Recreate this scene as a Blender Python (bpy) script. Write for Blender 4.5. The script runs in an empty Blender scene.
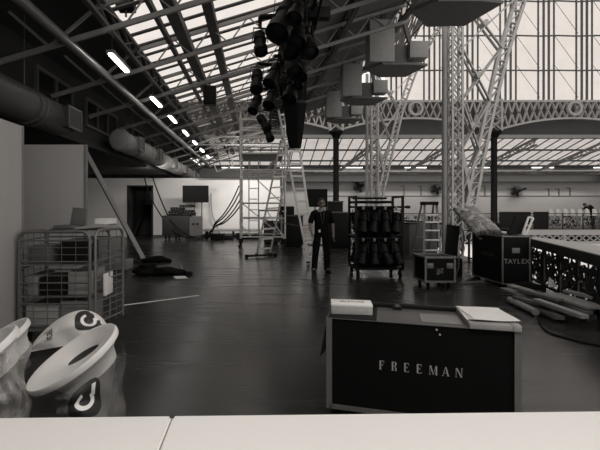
import bpy, bmesh, math, random
from mathutils import Vector, Matrix, Euler
random.seed(7)
C = bpy.context.scene.collection
F, VX, VY, EH = 433.0, 256.0, 207.0, 1.55      # focal length (px), vanishing point, eye height
PI = math.pi

def W(px, py, Y):
    return Vector(((px - VX) / F * Y, Y, EH - (py - VY) / F * Y))
def G(px, py, z=0.0):
    return W(px, py, (EH - z) * F / (py - VY))

# ------------------------------------------------------------------ materials
MATS = {}
def mat(name, v, rough=0.6, metal=0.0, noise=0.15, scale=6.0, tint=(1.0, 0.975, 0.945), spec=0.5, bump=0.0, stretch=None):
    m = bpy.data.materials.new(name); m.use_nodes = True
    nt = m.node_tree; b = nt.nodes['Principled BSDF']
    col = (v * tint[0], v * tint[1], v * tint[2], 1)
    b.inputs['Roughness'].default_value = rough; b.inputs['Metallic'].default_value = metal
    b.inputs['Specular IOR Level'].default_value = spec
    tc = nt.nodes.new('ShaderNodeTexCoord'); no = nt.nodes.new('ShaderNodeTexNoise')
    no.inputs['Scale'].default_value = scale; no.inputs['Detail'].default_value = 5
    if stretch:
        mp = nt.nodes.new('ShaderNodeMapping'); mp.inputs['Scale'].default_value = stretch
        nt.links.new(tc.outputs['Object'], mp.inputs[0]); nt.links.new(mp.outputs[0], no.inputs['Vector'])
    else:
        nt.links.new(tc.outputs['Object'], no.inputs['Vector'])
    mx = nt.nodes.new('ShaderNodeMix'); mx.data_type = 'RGBA'
    mx.inputs[6].default_value = (col[0] * (1 - noise), col[1] * (1 - noise), col[2] * (1 - noise), 1)
    mx.inputs[7].default_value = (min(1, col[0] * (1 + noise)), min(1, col[1] * (1 + noise)), min(1, col[2] * (1 + noise)), 1)
    nt.links.new(no.outputs['Fac'], mx.inputs[0]); nt.links.new(mx.outputs[2], b.inputs['Base Color'])
    if bump:
        bp = nt.nodes.new('ShaderNodeBump'); bp.inputs['Strength'].default_value = bump; bp.inputs['Distance'].default_value = 0.01
        nt.links.new(no.outputs['Fac'], bp.inputs['Height']); nt.links.new(bp.outputs[0], b.inputs['Normal'])
    MATS[name] = m
    return m
def pane_mat(name, tint, frac, rough=1.0):
    m = bpy.data.materials.new(name); m.use_nodes = True
    nt = m.node_tree; nt.nodes.clear()
    out = nt.nodes.new('ShaderNodeOutputMaterial'); mix = nt.nodes.new('ShaderNodeMixShader')
    tr = nt.nodes.new('ShaderNodeBsdfTransparent'); tr.inputs[0].default_value = (*tint, 1)
    df = nt.nodes.new('ShaderNodeBsdfDiffuse'); df.inputs[0].default_value = (.3, .29, .28, 1)
    tc = nt.nodes.new('ShaderNodeTexCoord'); no = nt.nodes.new('ShaderNodeTexNoise'); no.inputs['Scale'].default_value = 1.3
    mr = nt.nodes.new('ShaderNodeMapRange'); mr.inputs['To Min'].default_value = frac * 0.4; mr.inputs['To Max'].default_value = frac * 1.6
    nt.links.new(tc.outputs['Object'], no.inputs['Vector']); nt.links.new(no.outputs['Fac'], mr.inputs['Value'])
    nt.links.new(mr.outputs[0], mix.inputs[0]); nt.links.new(tr.outputs[0], mix.inputs[1]); nt.links.new(df.outputs[0], mix.inputs[2])
    nt.links.new(mix.outputs[0], out.inputs[0])
    return m
def emit_mat(name, col, s):
    m = bpy.data.materials.new(name); m.use_nodes = True
    nt = m.node_tree; b = nt.nodes['Principled BSDF']
    b.inputs['Base Color'].default_value = (.8, .8, .8, 1)
    b.inputs['Emission Color'].default_value = (*col, 1); b.inputs['Emission Strength'].default_value = s
    return m
def film_mat(name, opacity):
    m = bpy.data.materials.new(name); m.use_nodes = True
    nt = m.node_tree; nt.nodes.clear()
    out = nt.nodes.new('ShaderNodeOutputMaterial'); mix = nt.nodes.new('ShaderNodeMixShader')
    tr = nt.nodes.new('ShaderNodeBsdfTransparent'); b = nt.nodes.new('ShaderNodeBsdfPrincipled')
    b.inputs['Base Color'].default_value = (.6, .58, .56, 1); b.inputs['Roughness'].default_value = .2
    tc = nt.nodes.new('ShaderNodeTexCoord'); no = nt.nodes.new('ShaderNodeTexNoise'); no.inputs['Scale'].default_value = 9; no.inputs['Detail'].default_value = 6
    mr = nt.nodes.new('ShaderNodeMapRange'); mr.inputs['From Min'].default_value = .35; mr.inputs['From Max'].default_value = .7
    mr.inputs['To Min'].default_value = opacity * .3; mr.inputs['To Max'].default_value = opacity * 1.9
    bp = nt.nodes.new('ShaderNodeBump'); bp.inputs['Strength'].default_value = .8; bp.inputs['Distance'].default_value = .03
    nt.links.new(tc.outputs['Object'], no.inputs['Vector']); nt.links.new(no.outputs['Fac'], mr.inputs['Value'])
    nt.links.new(no.outputs['Fac'], bp.inputs['Height']); nt.links.new(bp.outputs[0], b.inputs['Normal'])
    nt.links.new(mr.outputs[0], mix.inputs[0]); nt.links.new(tr.outputs[0], mix.inputs[1]); nt.links.new(b.outputs[0], mix.inputs[2])
    nt.links.new(mix.outputs[0], out.inputs[0])
    return m
def floor_mat():
    m = mat('floor_vinyl', .026, .42, noise=.35, scale=1.2, spec=.5)
    nt = m.node_tree; b = nt.nodes['Principled BSDF']
    tc = nt.nodes.new('ShaderNodeTexCoord'); mp = nt.nodes.new('ShaderNodeMapping'); mp.inputs['Scale'].default_value = (.25, 2.5, 1)
    no = nt.nodes.new('ShaderNodeTexNoise'); no.inputs['Scale'].default_value = 2.0; no.inputs['Detail'].default_value = 6
    mr = nt.nodes.new('ShaderNodeMapRange'); mr.inputs['To Min'].default_value = .14; mr.inputs['To Max'].default_value = .36
    nt.links.new(tc.outputs['Object'], mp.inputs[0]); nt.links.new(mp.outputs[0], no.inputs['Vector'])
    nt.links.new(no.outputs['Fac'], mr.inputs['Value']); nt.links.new(mr.outputs[0], b.inputs['Roughness'])
    return m

FLOOR = floor_mat()
BLACK = mat('black_paint', .007, .6, noise=.3, spec=.2)
BLACKM = mat('black_metal', .0035, .5, noise=.3, spec=.18)
BOARD = mat('black_laminate', .005, .55, noise=.25, spec=.12)
CLOTHB = mat('black_cloth', .006, .9, noise=.35, scale=20, spec=.15)
IRON = mat('dark_iron', .010, .55, noise=.3, spec=.25)
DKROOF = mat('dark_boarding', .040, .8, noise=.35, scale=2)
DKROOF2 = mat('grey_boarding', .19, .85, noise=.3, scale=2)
DKWALL = mat('dark_wall', .030, .85, noise=.3, scale=2)
STEEL = mat('grey_painted_steel', .27, .55, noise=.2)
STEELD = mat('dark_painted_steel', .10, .6, noise=.25)
LATT = mat('pale_grey_lattice', .42, .6, noise=.15)
LATTW = mat('white_lattice', .42, .6, noise=.12)
DKWALL2 = mat('grey_band', .075, .85, noise=.2)
PANEL = mat('panel_grey', .42, .8, noise=.08, scale=1.5, stretch=(3, 3, .3))
WHITEW = mat('white_wall', .72, .85, noise=.05, scale=1.2)
FARW = mat('cream_wall', .42, .85, noise=.1, scale=.6)
ALU = mat('aluminium', .66, .4, .3, noise=.12)
ALUD = mat('dull_aluminium', .20, .5, .5, noise=.2)
GALV = mat('galvanised_steel', .17, .45, .6, noise=.2)
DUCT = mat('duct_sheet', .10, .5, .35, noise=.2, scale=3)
PIPE = mat('polished_pipe', .30, .3, .6, noise=.1)
WTABLE = mat('white_table_laminate', .80, .45, noise=.02, scale=3)
WPLAST = mat('white_plastic', .72, .4, noise=.05)
PAPER = mat('white_paper', .80, .8, noise=.05)
CARD = mat('cardboard', .30, .85, noise=.15)
CARDD = mat('dark_cardboard', .10, .85, noise=.2)
GREYP = mat('grey_plastic', .22, .6, noise=.15)
WOOD = mat('pale_timber', .30, .75, noise=.25, scale=4, stretch=(1, 8, 8))
WOODD = mat('worn_timber', .15, .75, noise=.3, scale=4, stretch=(8, 1, 8))
RUBBER = mat('black_rubber', .008, .75, spec=.2)
SKIN = mat('skin', .26, .55, tint=(1, .85, .75))
HAIR = mat('dark_hair', .012, .6)
GREYTXT = mat('grey_lettering', .32, .6)
WTXT = mat('white_lettering', .36, .6)
DTXT = mat('dark_print', .02, .6)
SCREEN = mat('black_screen', .005, .5, spec=.15)
STONE = mat('hall_floor_grey', .20, .8, noise=.2)
STALL = mat('stall_white', .75, .8, noise=.03)
STALLG = mat('stall_grey', .68, .8, noise=.1)
BODYP = mat('shaded_bin_plastic', .13, .5, noise=.15)  # bin plastic darkened, shade under the lip put into the colour
FASC = mat('balcony_paint', .45, .7, noise=.1)
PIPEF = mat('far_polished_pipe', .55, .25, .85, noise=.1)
PANE = pane_mat('skylight_glass', (.93, .91, .89), .10)
PANE2 = pane_mat('end_window_glass', (.86, .835, .815), .08)
PANE3 = pane_mat('dusty_roof_glass', (.78, .76, .745), .14)
DUCTF = mat('lit_duct_sheet', .34, .5, .2, noise=.2, scale=3)  # lighter copy of the duct sheet, light on the far duct put into colour
PANED = mat('dark_window_glass', .012, .2)
FILM = film_mat('clear_polythene', .13)
FILM2 = film_mat('clear_polythene_dense', .38)
TUBE = emit_mat('fluorescent_tube', (1, .97, .93), 9.0)
TUBEF = emit_mat('far_fluorescent_tube', (1, .97, .93), 5.0)

# ------------------------------------------------------------------ mesh builder
def basis(d):
    d = d.normalized()
    up = Vector((0, 0, 1)) if abs(d.z) < .95 else Vector((0, 1, 0))
    x = d.cross(up).normalized(); y = x.cross(d).normalized()
    return x, y, d
class M:
    def __init__(self): self.b = bmesh.new()
    def box(self, c, s, rot=None, bev=0.0):
        mtx = Matrix.Translation(Vector(c)) @ (rot.to_4x4() if rot is not None else Matrix()) @ Matrix.Diagonal((s[0], s[1], s[2], 1))
        r = bmesh.ops.create_cube(self.b, size=1, matrix=mtx)
        if bev:
            es = list({e for v in r['verts'] for e in v.link_edges})
            bmesh.ops.bevel(self.b, geom=es, offset=bev, segments=2, affect='EDGES', profile=.5)
        return self
    def span(self, x0, x1, y0, y1, z0, z1, bev=0.0):
        return self.box(((x0 + x1) / 2, (y0 + y1) / 2, (z0 + z1) / 2), (abs(x1 - x0), abs(y1 - y0), abs(z1 - z0)), None, bev)
    def bar(self, p0, p1, w, h=None, bev=0.0):
        p0, p1 = Vector(p0), Vector(p1); h = h or w
        x, y, d = basis(p1 - p0)
        R = Matrix((x, y, d)).transposed()
        return self.box((p0 + p1) / 2, (w, h, (p1 - p0).length), R, bev)
    def tube(self, p0, p1, r, n=8, r2=None):
        return self.path([p0, p1], r, n, r2)
    def path(self, pts, r, n=6, r2=None):
        pts = [Vector(p) for p in pts]; rings = []
        x = None
        for i, p in enumerate(pts):
            d = (pts[min(i + 1, len(pts) - 1)] - pts[max(i - 1, 0)])
            bx, by, bd = basis(d)
            if x is not None:
                x = (x - bd * x.dot(bd))
                x = x.normalized() if x.length > 1e-5 else bx
            else: x = bx
            y = bd.cross(x)
            rr = r if r2 is None else r + (r2 - r) * i / (len(pts) - 1)
            rings.append([self.b.verts.new(p + x * rr * math.cos(2 * PI * k / n) + y * rr * math.sin(2 * PI * k / n)) for k in range(n)])
        for a, c in zip(rings, rings[1:]):
            for k in range(n): self.b.faces.new((a[k], a[(k + 1) % n], c[(k + 1) % n], c[k]))
        self.b.faces.new(rings[0][::-1]); self.b.faces.new(rings[-1])
        return self
    def lathe(self, prof, mtx=None, n=24, sx=1, sy=1):
        mtx = mtx or Matrix(); rings = []
        for r, z in prof:
            rings.append([self.b.verts.new(mtx @ Vector((sx * r * math.cos(2 * PI * k / n), sy * r * math.sin(2 * PI * k / n), z))) for k in range(n)])
        for a, c in zip(rings, rings[1:]):
            for k in range(n): self.b.faces.new((a[k], a[(k + 1) % n], c[(k + 1) % n], c[k]))
        if prof[0] == prof[-1]: return self
        for ring, rv in ((rings[0], True), (rings[-1], False)):
            try: self.b.faces.new(ring[::-1] if rv else ring)
            except ValueError: pass
        return self
    def ball(self, c, s, rot=None, u=14, v=9):
        if not hasattr(s, '__len__'): s = (s, s, s)
        mtx = Matrix.Translation(Vector(c)) @ (rot.to_4x4() if rot is not None else Matrix()) @ Matrix.Diagonal((s[0], s[1], s[2], 1))
        bmesh.ops.create_uvsphere(self.b, u_segments=u, v_segments=v, radius=1, matrix=mtx); return self
    def prism(self, pts, mtx, t):
        lo = [self.b.verts.new(mtx @ Vector((p[0], p[1], 0))) for p in pts]
        hi = [self.b.verts.new(mtx @ Vector((p[0], p[1], t))) for p in pts]
        self.b.faces.new(lo[::-1]); self.b.faces.new(hi)
        for i in range(len(pts)):
            j = (i + 1) % len(pts); self.b.faces.new((lo[i], lo[j], hi[j], hi[i]))
        return self
    def slab(self, pts, t=.02):
        """polygon of 3D points thickened along its normal"""
        pts = [Vector(p) for p in pts]
        nrm = (pts[1] - pts[0]).cross(pts[2] - pts[0]).normalized()
        lo = [self.b.verts.new(p) for p in pts]; hi = [self.b.verts.new(p + nrm * t) for p in pts]
        self.b.faces.new(lo[::-1]); self.b.faces.new(hi)
        for i in range(len(pts)):
            j = (i + 1) % len(pts); self.b.faces.new((lo[i], lo[j], hi[j], hi[i]))
        return self
    def grid(self, fn, nu, nv, thick=0.0):
        vs = [[self.b.verts.new(fn(i / nu, j / nv)) for j in range(nv + 1)] for i in range(nu + 1)]
        for i in range(nu):
            for j in range(nv): self.b.faces.new((vs[i][j], vs[i + 1][j], vs[i + 1][j + 1], vs[i][j + 1]))
        return self
    def mesh(self, me, mtx=None):
        n0 = len(self.b.verts); self.b.from_mesh(me); self.b.verts.ensure_lookup_table()
        if mtx is not None:
            for v in self.b.verts[n0:]: v.co = mtx @ v.co
        return self
    def xf(self, mtx):
        for v in self.b.verts: v.co = mtx @ v.co
        return self
    def build(self, name, m, parent=None, label=None, local=False, recalc=True):
        if recalc: bmesh.ops.recalc_face_normals(self.b, faces=self.b.faces[:])
        root = parent
        while root is not None and root.parent is not None: root = root.parent
        if root is not None and not local:
            inv = (Matrix.Translation(root.location) @ root.rotation_euler.to_matrix().to_4x4()).inverted()
            for v in self.b.verts: v.co = inv @ v.co
        me = bpy.data.meshes.new(name); self.b.to_mesh(me); self.b.free()
        me.materials.append(m)
        me.polygons.foreach_set('use_smooth', [True] * len(me.polygons))
        me.set_sharp_from_angle(angle=math.radians(38))
        o = bpy.data.objects.new(name, me); C.objects.link(o)
        if parent is not None: o.parent = parent
        if label: o['label'] = label
        return o
def thing(name, label, cat, loc=(0, 0, 0), rz=0.0, group=None):
    o = bpy.data.objects.new(name, None); C.objects.link(o); o.empty_display_size = .1
    o.location = loc; o.rotation_euler = (0, 0, rz); o['label'] = label; o['category'] = cat
    if group: o['group'] = group
    return o
def solo(name, label, cat, m, material, group=None, kind=None):
    """a thing that is one mesh, its origin at its base"""
    xs = [v.co for v in m.b.verts]
    c = Vector((sum(v.x for v in xs) / len(xs), sum(v.y for v in xs) / len(xs), min(v.z for v in xs)))
    m.xf(Matrix.Translation(-c))
    o = m.build(name, material); o.location = c
    if label: o['label'] = label
    if cat: o['category'] = cat
    if group: o['group'] = group
    if kind: o['kind'] = kind
    return o
def struct(name, m, material, parent=None, label=None):
    o = m.build(name, material, parent)
    if parent is None: o['kind'] = 'structure'; o['category'] = name.split('_')[0]; o['label'] = label
    return o
def dup(root, loc, rz=None, label=None, scale=None):
    r = root.copy(); C.objects.link(r); r.location = loc
    if rz is not None: r.rotation_euler = (0, 0, rz)
    if scale: r.scale = scale
    if label: r['label'] = label
    for ch in list(root.children):
        c = ch.copy(); C.objects.link(c); c.parent = r
        for g in ch.children:
            d = g.copy(); C.objects.link(d); d.parent = c
    return r
def text_mesh(s, size, mtx, spacing=1.0, depth=.001):
    cu = bpy.data.curves.new('t', 'FONT'); cu.body = s; cu.size = size; cu.align_x = 'CENTER'; cu.align_y = 'CENTER'
    cu.extrude = depth; cu.space_character = spacing
    o = bpy.data.objects.new('t', cu); C.objects.link(o)
    me = bpy.data.meshes.new_from_object(o.evaluated_get(bpy.context.evaluated_depsgraph_get()))
    bpy.data.objects.remove(o); m = M().mesh(me, mtx); bpy.data.meshes.remove(me)
    return m
def skin_eval(verts, edges, root=0, sub=2):
    """verts: list of (co, r); returns an evaluated mesh of the skinned chain"""
    me = bpy.data.meshes.new('sk'); me.from_pydata([v[0] for v in verts], edges, [])
    o = bpy.data.objects.new('sk', me); C.objects.link(o)
    o.modifiers.new('s', 'SKIN'); 
    if not me.skin_vertices: 
        bpy.context.view_layer.objects.active = o
    for i, v in enumerate(verts):
        r = v[1]; me.skin_vertices[0].data[i].radius = (r, r) if not hasattr(r, '__len__') else r
        me.skin_vertices[0].data[i].use_root = (i == root)
    ss = o.modifiers.new('u', 'SUBSURF'); ss.levels = sub; ss.render_levels = sub
    dg = bpy.context.evaluated_depsgraph_get(); dg.update()
    out = bpy.data.meshes.new_from_object(o.evaluated_get(dg))
    bpy.data.objects.remove(o); bpy.data.meshes.remove(me)
    return out
def lattice(m, a0, a1, b0, b1, n, r, single=False):
    """zigzag / X bracing between two chords a0-a1 and b0-b1"""
    a0, a1, b0, b1 = map(Vector, (a0, a1, b0, b1))
    for i in range(n):
        t0, t1 = i / n, (i + 1) / n
        A0, A1 = a0.lerp(a1, t0), a0.lerp(a1, t1); B0, B1 = b0.lerp(b1, t0), b0.lerp(b1, t1)
        if single:
            mid = .5 * (B0 + B1); m.bar(A0, mid, r); m.bar(mid, A1, r)
        else:
            m.bar(A0, B1, r); m.bar(B0, A1, r)
ORD = ['nearest', 'second', 'third', 'fourth', 'fifth', 'sixth', 'seventh', 'eighth', 'ninth', 'tenth', 'eleventh', 'twelfth', 'thirteenth', 'fourteenth']

# ================================================================== SETTING
RAIL = [(3.6, 2.6), (4.15, 4.3), (4.69, 5.9), (5.2, 7.4), (5.71, 9.0), (6.0, 10.3), (6.15, 12.5), (6.0, 17), (5.85, 20), (5.75, 29.6)]
fl = M(); pts = [(-9.2, -4, 0), (3.3, -4, 0)] + [(x + .18, y, 0) for x, y in RAIL] + [(5.95, 38.2, 0), (-9.2, 38.2, 0)]
lo = [fl.b.verts.new((p[0], p[1], 0)) for p in pts]; hi = [fl.b.verts.new((p[0], p[1], -.3)) for p in pts]
fl.b.faces.new(lo); fl.b.faces.new(hi[::-1])
for i in range(len(pts)):
    j = (i + 1) % len(pts); fl.b.faces.new((lo[i], hi[i], hi[j], lo[j]))
struct('floor', fl, FLOOR, label='dark polished gallery floor running back to the white wall')
fl2 = M().span(5.95, 40, 30, 38.2, -.3, 0)
struct('floor_far', fl2, FLOOR, label='floor of the far gallery beyond the hall void')
struct('floor_hall', M().span(3, 40, -4, 38, -6.2, -6), STONE, label='grey hall floor one storey below the gallery')
# left wall with dark high windows
wl = M().span(-4.95, -4.75, -4, 38.2, 3.22, 5.05)
struct('wall_left', wl, DKWALL, label='dark upper left wall with high windows above the ducts')
struct('wall_side', M().span(-9.4, -9.2, -4, 38.2, 0, 3.22), DKWALL, label='dark low left wall far behind the panels')
struct('ceiling_low', M().span(-9.4, -4.6, -4, 38.2, 3.22, 3.35), DKWALL, label='low dark ceiling over the bay left of the ducts')
struct('ceiling_back', M().span(.78, 6.0, 23.9, 31.0, 9.2, 9.22), PANE2, label='flat glazed roof over the bay before the far gallery')
k = 1
for (y0, y1, n) in ((5.8, 7.4, 2), (9.3, 11.1, 2), (12.0, 14.6, 3), (15.6, 18.2, 3), (19.2, 21.6, 3)):
    w = struct('window_%d' % k, M().span(-4.75, -4.73, y0, y1, 3.85, 4.55), PANED, label='dark high window in the left wall, %s from the camera' % ORD[k - 1])
    fr = M()
    for z in (3.83, 4.57): fr.span(-4.75, -4.68, y0 - .05, y1 + .05, z - .04, z + .04)
    for i in range(n + 1):
        y = y0 + (y1 - y0) * i / n; fr.span(-4.75, -4.68, y - .04, y + .04, 3.85, 4.55)
    struct('window_frame', fr, STEELD, w); k += 1
# left roof: dark boarding, glazed strip, grey boarding
ZR = lambda x: 6.0 + .3 * x
XA, XB, XC, XD = -4.75, -2.72, .78, 4.1
Y0, Y1, Y2 = -4.0, 30.6, 24.0
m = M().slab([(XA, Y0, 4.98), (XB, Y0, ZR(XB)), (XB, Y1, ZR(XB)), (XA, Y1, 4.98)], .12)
struct('ceiling_left', m, DKROOF, label='dark boarded roof slope above the ducts')
m = M().slab([(XC, Y0, ZR(XC)), (XD, Y0, ZR(XD)), (XD, Y2, ZR(XD)), (XC, Y2, ZR(XC))], .12)
struct('ceiling_right', m, DKROOF2, label='grey boarded roof slope right of the skylight')
sk = struct('window_%d' % k, M().slab([(XB, Y0, ZR(XB) + .03), (XC, Y0, ZR(XC) + .03), (XC, Y1, ZR(XC) + .03), (XB, Y1, ZR(XB) + .03)], .012), PANE, label='long sloping skylight of narrow panes over the gallery'); k += 1
fr = M(); y = Y0
while y < Y1:
    fr.bar((XB, y, ZR(XB) - .01), (XC, y, ZR(XC) - .01), .11, .03); y += .60
struct('window_frame', fr, STEELD, sk)
# rear wall of the gallery behind the camera, lets the room read as a room from the side
struct('wall_back', M().span(-9.4, 3.4, -4.2, -4, -.3, 5.0), PANEL, label='grey wall behind the camera')
# white temporary wall across the left end with its doorway
YW = 22.5
wm = M()
xd0, xd1, zd = W(128, 0, YW).x, W(152.5, 0, YW).x, EH + (207 - 186) / F * YW
wm.span(-9.15, xd0, YW, YW + .12, 0, 3.05); wm.span(xd1, 1.25, YW, YW + .12, 0, 3.05); wm.span(xd0, xd1, YW, YW + .12, zd, 3.05)
struct('wall_white', wm, WHITEW, label='white end wall behind the trolley and black screen')
dm = M().span(xd0, xd1, YW + 1.6, YW + 1.7, 0, zd).span(xd0 - .03, xd0, YW + .12, YW + 1.7, 0, zd).span(xd1, xd1 + .03, YW + .12, YW + 1.7, 0, zd).span(xd0, xd1, YW + .12, YW + 1.7, zd, zd + .03)
struct('door_1', dm, DKWALL, label='dark open doorway in the white end wall')
fm = M(); 
for x in (xd0, xd1): fm.span(x - .04, x + .04, YW - .03, YW + .12, 0, zd)
fm.span(xd0 - .04, xd1 + .04, YW - .03, YW + .12, zd - .04, zd + .04)
struct('door_frame', fm, DKWALL, bpy.data.objects['door_1'])
struct('trim_1', M().span(-2.9, 1.4, YW - .25, YW + .05, 3.06, 3.5), DKROOF, label='dark beam along the top of the white end wall')
struct('baseboard_back', M().span(xd1 + .05, 1.25, YW - .02, YW, 0, .1), STEELD, label='low dark skirting under the white end wall')

# far gallery end: wall, soffit, strip beam, sloped roof, fascia
YE = 38.0
struct('wall_end', M().span(-9.3, 40, YE, YE + .2, -.3, 4.6), FARW, label='cream far wall of the end gallery')
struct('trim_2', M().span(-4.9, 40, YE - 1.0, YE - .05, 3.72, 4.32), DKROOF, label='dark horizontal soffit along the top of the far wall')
struct('trim_3', M().tube((-4.7, YE - 1.25, 4.55), (40, YE - 1.25, 4.55), .12, 10), PIPEF, label='long shiny pipe above the dark soffit of the far wall')
struct('trim_4', M().span(-4.7, 40, YE - .8, YE - .7, 4.72, 4.85), DKROOF2, label='thin grey ledge above the shiny pipe at the far wall')
rm = M(); ZE = lambda y: 4.75 + (YE - y) * .27
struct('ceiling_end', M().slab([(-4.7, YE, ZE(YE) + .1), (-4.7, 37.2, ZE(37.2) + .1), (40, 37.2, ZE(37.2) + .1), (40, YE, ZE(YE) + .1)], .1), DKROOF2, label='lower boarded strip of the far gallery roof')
wn = struct('window_%d' % k, M().slab([(-4.7, 37.2, ZE(37.2) + .1), (-4.7, 31.2, ZE(31.2) + .1), (40, 31.2, ZE(31.2) + .1), (40, 37.2, ZE(37.2) + .1)], .012), PANE3, label='sloping glazed roof over the far gallery'); k += 1
fr = M(); x = -4.7
while x < 38:
    fr.bar((x, 37.3, ZE(37.3)), (x, 31.2, ZE(31.2)), .06, .06); x += .84
for y in (33.4, 35.6): fr.bar((-4.7, y, ZE(y) - .05), (40, y, ZE(y) - .05), .12, .12)
struct('window_frame', fr, STEELD, wn)
struct('trim_5', M().span(-9.3, 40, 30.9, 31.15, 6.45, 9.05), DKWALL2, label='plain grey band above the far gallery roof glazing')
# end window of the great hall
YG = 30.35
g = M(); R0, CX, ZB = 21.2, 30.2, 9.05
arc = [(CX - R0 * math.cos(t), YG, ZB + R0 * math.sin(t)) for t in [i * PI / 2 / 24 for i in range(15)]]
arc = [p for p in arc if p[2] < 22]
ptsw = arc + [(40, YG, arc[-1][2]), (40, YG, ZB)]
g.slab(ptsw, .012)
gw = struct('window_%d' % k, g, PANE2, label='huge bright arched end window of the great hall'); k += 1
fr = M()
for i in range(-4, 9):
    xc = (507 + 38 * i - VX) / F * YG
    for q, dx in enumerate((-.52, -.16, .2, .58)):
        x = xc + dx
        if x < 9.3 or x > 39: continue
        zt = ZB + math.sqrt(max(0, R0 ** 2 - (x - CX) ** 2)); zt = min(zt, arc[-1][2])
        fr.span(x - .048, x + .048, YG - (.16 if q in (1, 2) else .10), YG - .03, ZB, zt)
for z in (11.05, 13.45, 15.85, 18.2, 20.5):
    for i in range(-4, 9):
        x0 = (507 + 38 * i - VX) / F * YG - .52; x1 = x0 + 38 / F * YG
        xl = CX - math.sqrt(max(0.1, R0 ** 2 - (z - ZB) ** 2))
        if x1 < xl + .3: continue
        fr.bar((max(x0, xl), YG - .2, z), (x0 + 1.1, YG - .45, z - .06), .07, .09) if x0 + 1.1 > xl else None
        fr.bar((max(x0 + 1.1, xl), YG - .45, z - .06), (x1, YG - .2, z), .06, .09)
struct('window_frame', fr, STEELD, gw)
rods = M()
for i in range(-2, 9):
    x0 = (507 + 38 * i - VX) / F * YG + .5
    for z in (9.05, 11.1, 13.5): rods.bar((x0, YG - .3, z + 2.3), (x0 + 1.6, YG - .3, z + .1), .022)
struct('window_tie', rods, STEELD, gw)
# great hall: vault, right wall, lower wall
vm = M(); Rv = 17.2; Cx = 23.2
def vf(u, v):
    t = PI * u; return Vector((Cx - Rv * math.cos(t), -4 + 34.2 * v, 9.0 + Rv * 1.0 * math.sin(t)))
vm.grid(vf, 28, 1)
va = struct('ceiling_hall', vm, pane_mat('vault_glass', (.6, .58, .565), .25), label='glazed barrel vault of the great hall')
struct('wall_right', M().span(40, 40.3, -4, 38, -6, 9.0), PANEL, label='far right side wall of the great hall')
struct('wall_lower', M().span(3, 40, 33, 33.2, -6, -.3), STALLG, label='pale wall below the far gallery')

# ================================================================== ROOF STEEL
n = 0
for i in range(13):
    Y = 7.55 + 2.2 * i
    if Y > 30.5: break
    t = thing('roof_truss', '%s sloping lattice roof truss from the camera, grey steel, under the glazed roof' % ORD[n], 'roof truss', (0, Y, ZR(0) - .6), 0, 'roof trusses over the gallery')
    t['label'] = '%s sloping grey lattice roof truss counted from the camera' % ORD[n]
    xl, xr = -4.6, 4.2 if Y < 23.9 else .9
    zc = lambda x: ZR(x) - .58
    zt = lambda x: ZR(x) - .12
    M().bar((-2.75, Y, zt(-2.75)), (xr, Y, zt(xr)), .06, .08).build('top_chord', STEEL, t)
    M().bar((xl, Y, zc(xl)), (xr, Y, zc(xr)), .06, .085).build('bottom_chord', STEEL, t)
    w = M(); x = -2.7
    while x < xr - .8:
        w.bar((x, Y, zt(x)), (x + .42, Y, zc(x + .42)), .026); w.bar((x + .42, Y, zc(x + .42)), (x + .84, Y, zt(x + .84)), .026); x += .84
    w.bar((-4.3, Y, 4.95), (-3.6, Y, zc(-3.6)), .05); w.bar((-3.6, Y, zc(-3.6)), (-2.75, Y, zt(-2.75)), .05)
    w.build('web', STEEL, t); n += 1
def purlin(x, z, w, h, label, mt=STEELD, lat=False):
    m_ = M(); ye = Y1 if x < 1 else Y2
    if lat:
        for dz in (-h / 2, h / 2): m_.bar((x, Y0, z + dz), (x, ye, z + dz), w, .07)
        lattice(m_, (x, Y0, z - h / 2), (x, ye, z - h / 2), (x, Y0, z + h / 2), (x, ye, z + h / 2), 44, .035)
    else: m_.bar((x, Y0, z), (x, ye, z), w, h)
    o = solo('roof_beam', label, 'roof beam', m_, mt, 'long beams under the roof')
    return o
purlin(-2.65, 4.94, .09, .34, 'lattice beam along the left edge of the skylight', STEELD, True)
purlin(-1.95, 5.28, .09, .12, 'thin long beam under the skylight, left of the two broad ones')
purlin(-1.62, 5.36, .24, .20, 'broad long beam under the middle of the skylight', STEELD)
purlin(-.96, 5.58, .20, .20, 'broad long beam under the skylight, nearer the black lighting rig')
purlin(.85, 6.1, .14, .22, 'long beam along the right edge of the skylight')
purlin(2.45, 6.55, .12, .3, 'long lattice beam under the grey boarded roof right of the skylight', STEELD, True)
purlin(4.08, 7.0, .14, .5, 'deep lattice beam along the open right edge of the roof', STEELD, True)
# curved dark struts / pipe
struct('trim_6', M().tube((-3.27, -3, 4.42), (-3.27, 31, 4.42), .085, 14), PIPE, label='long shiny round pipe running below the left roof slope')
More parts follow.
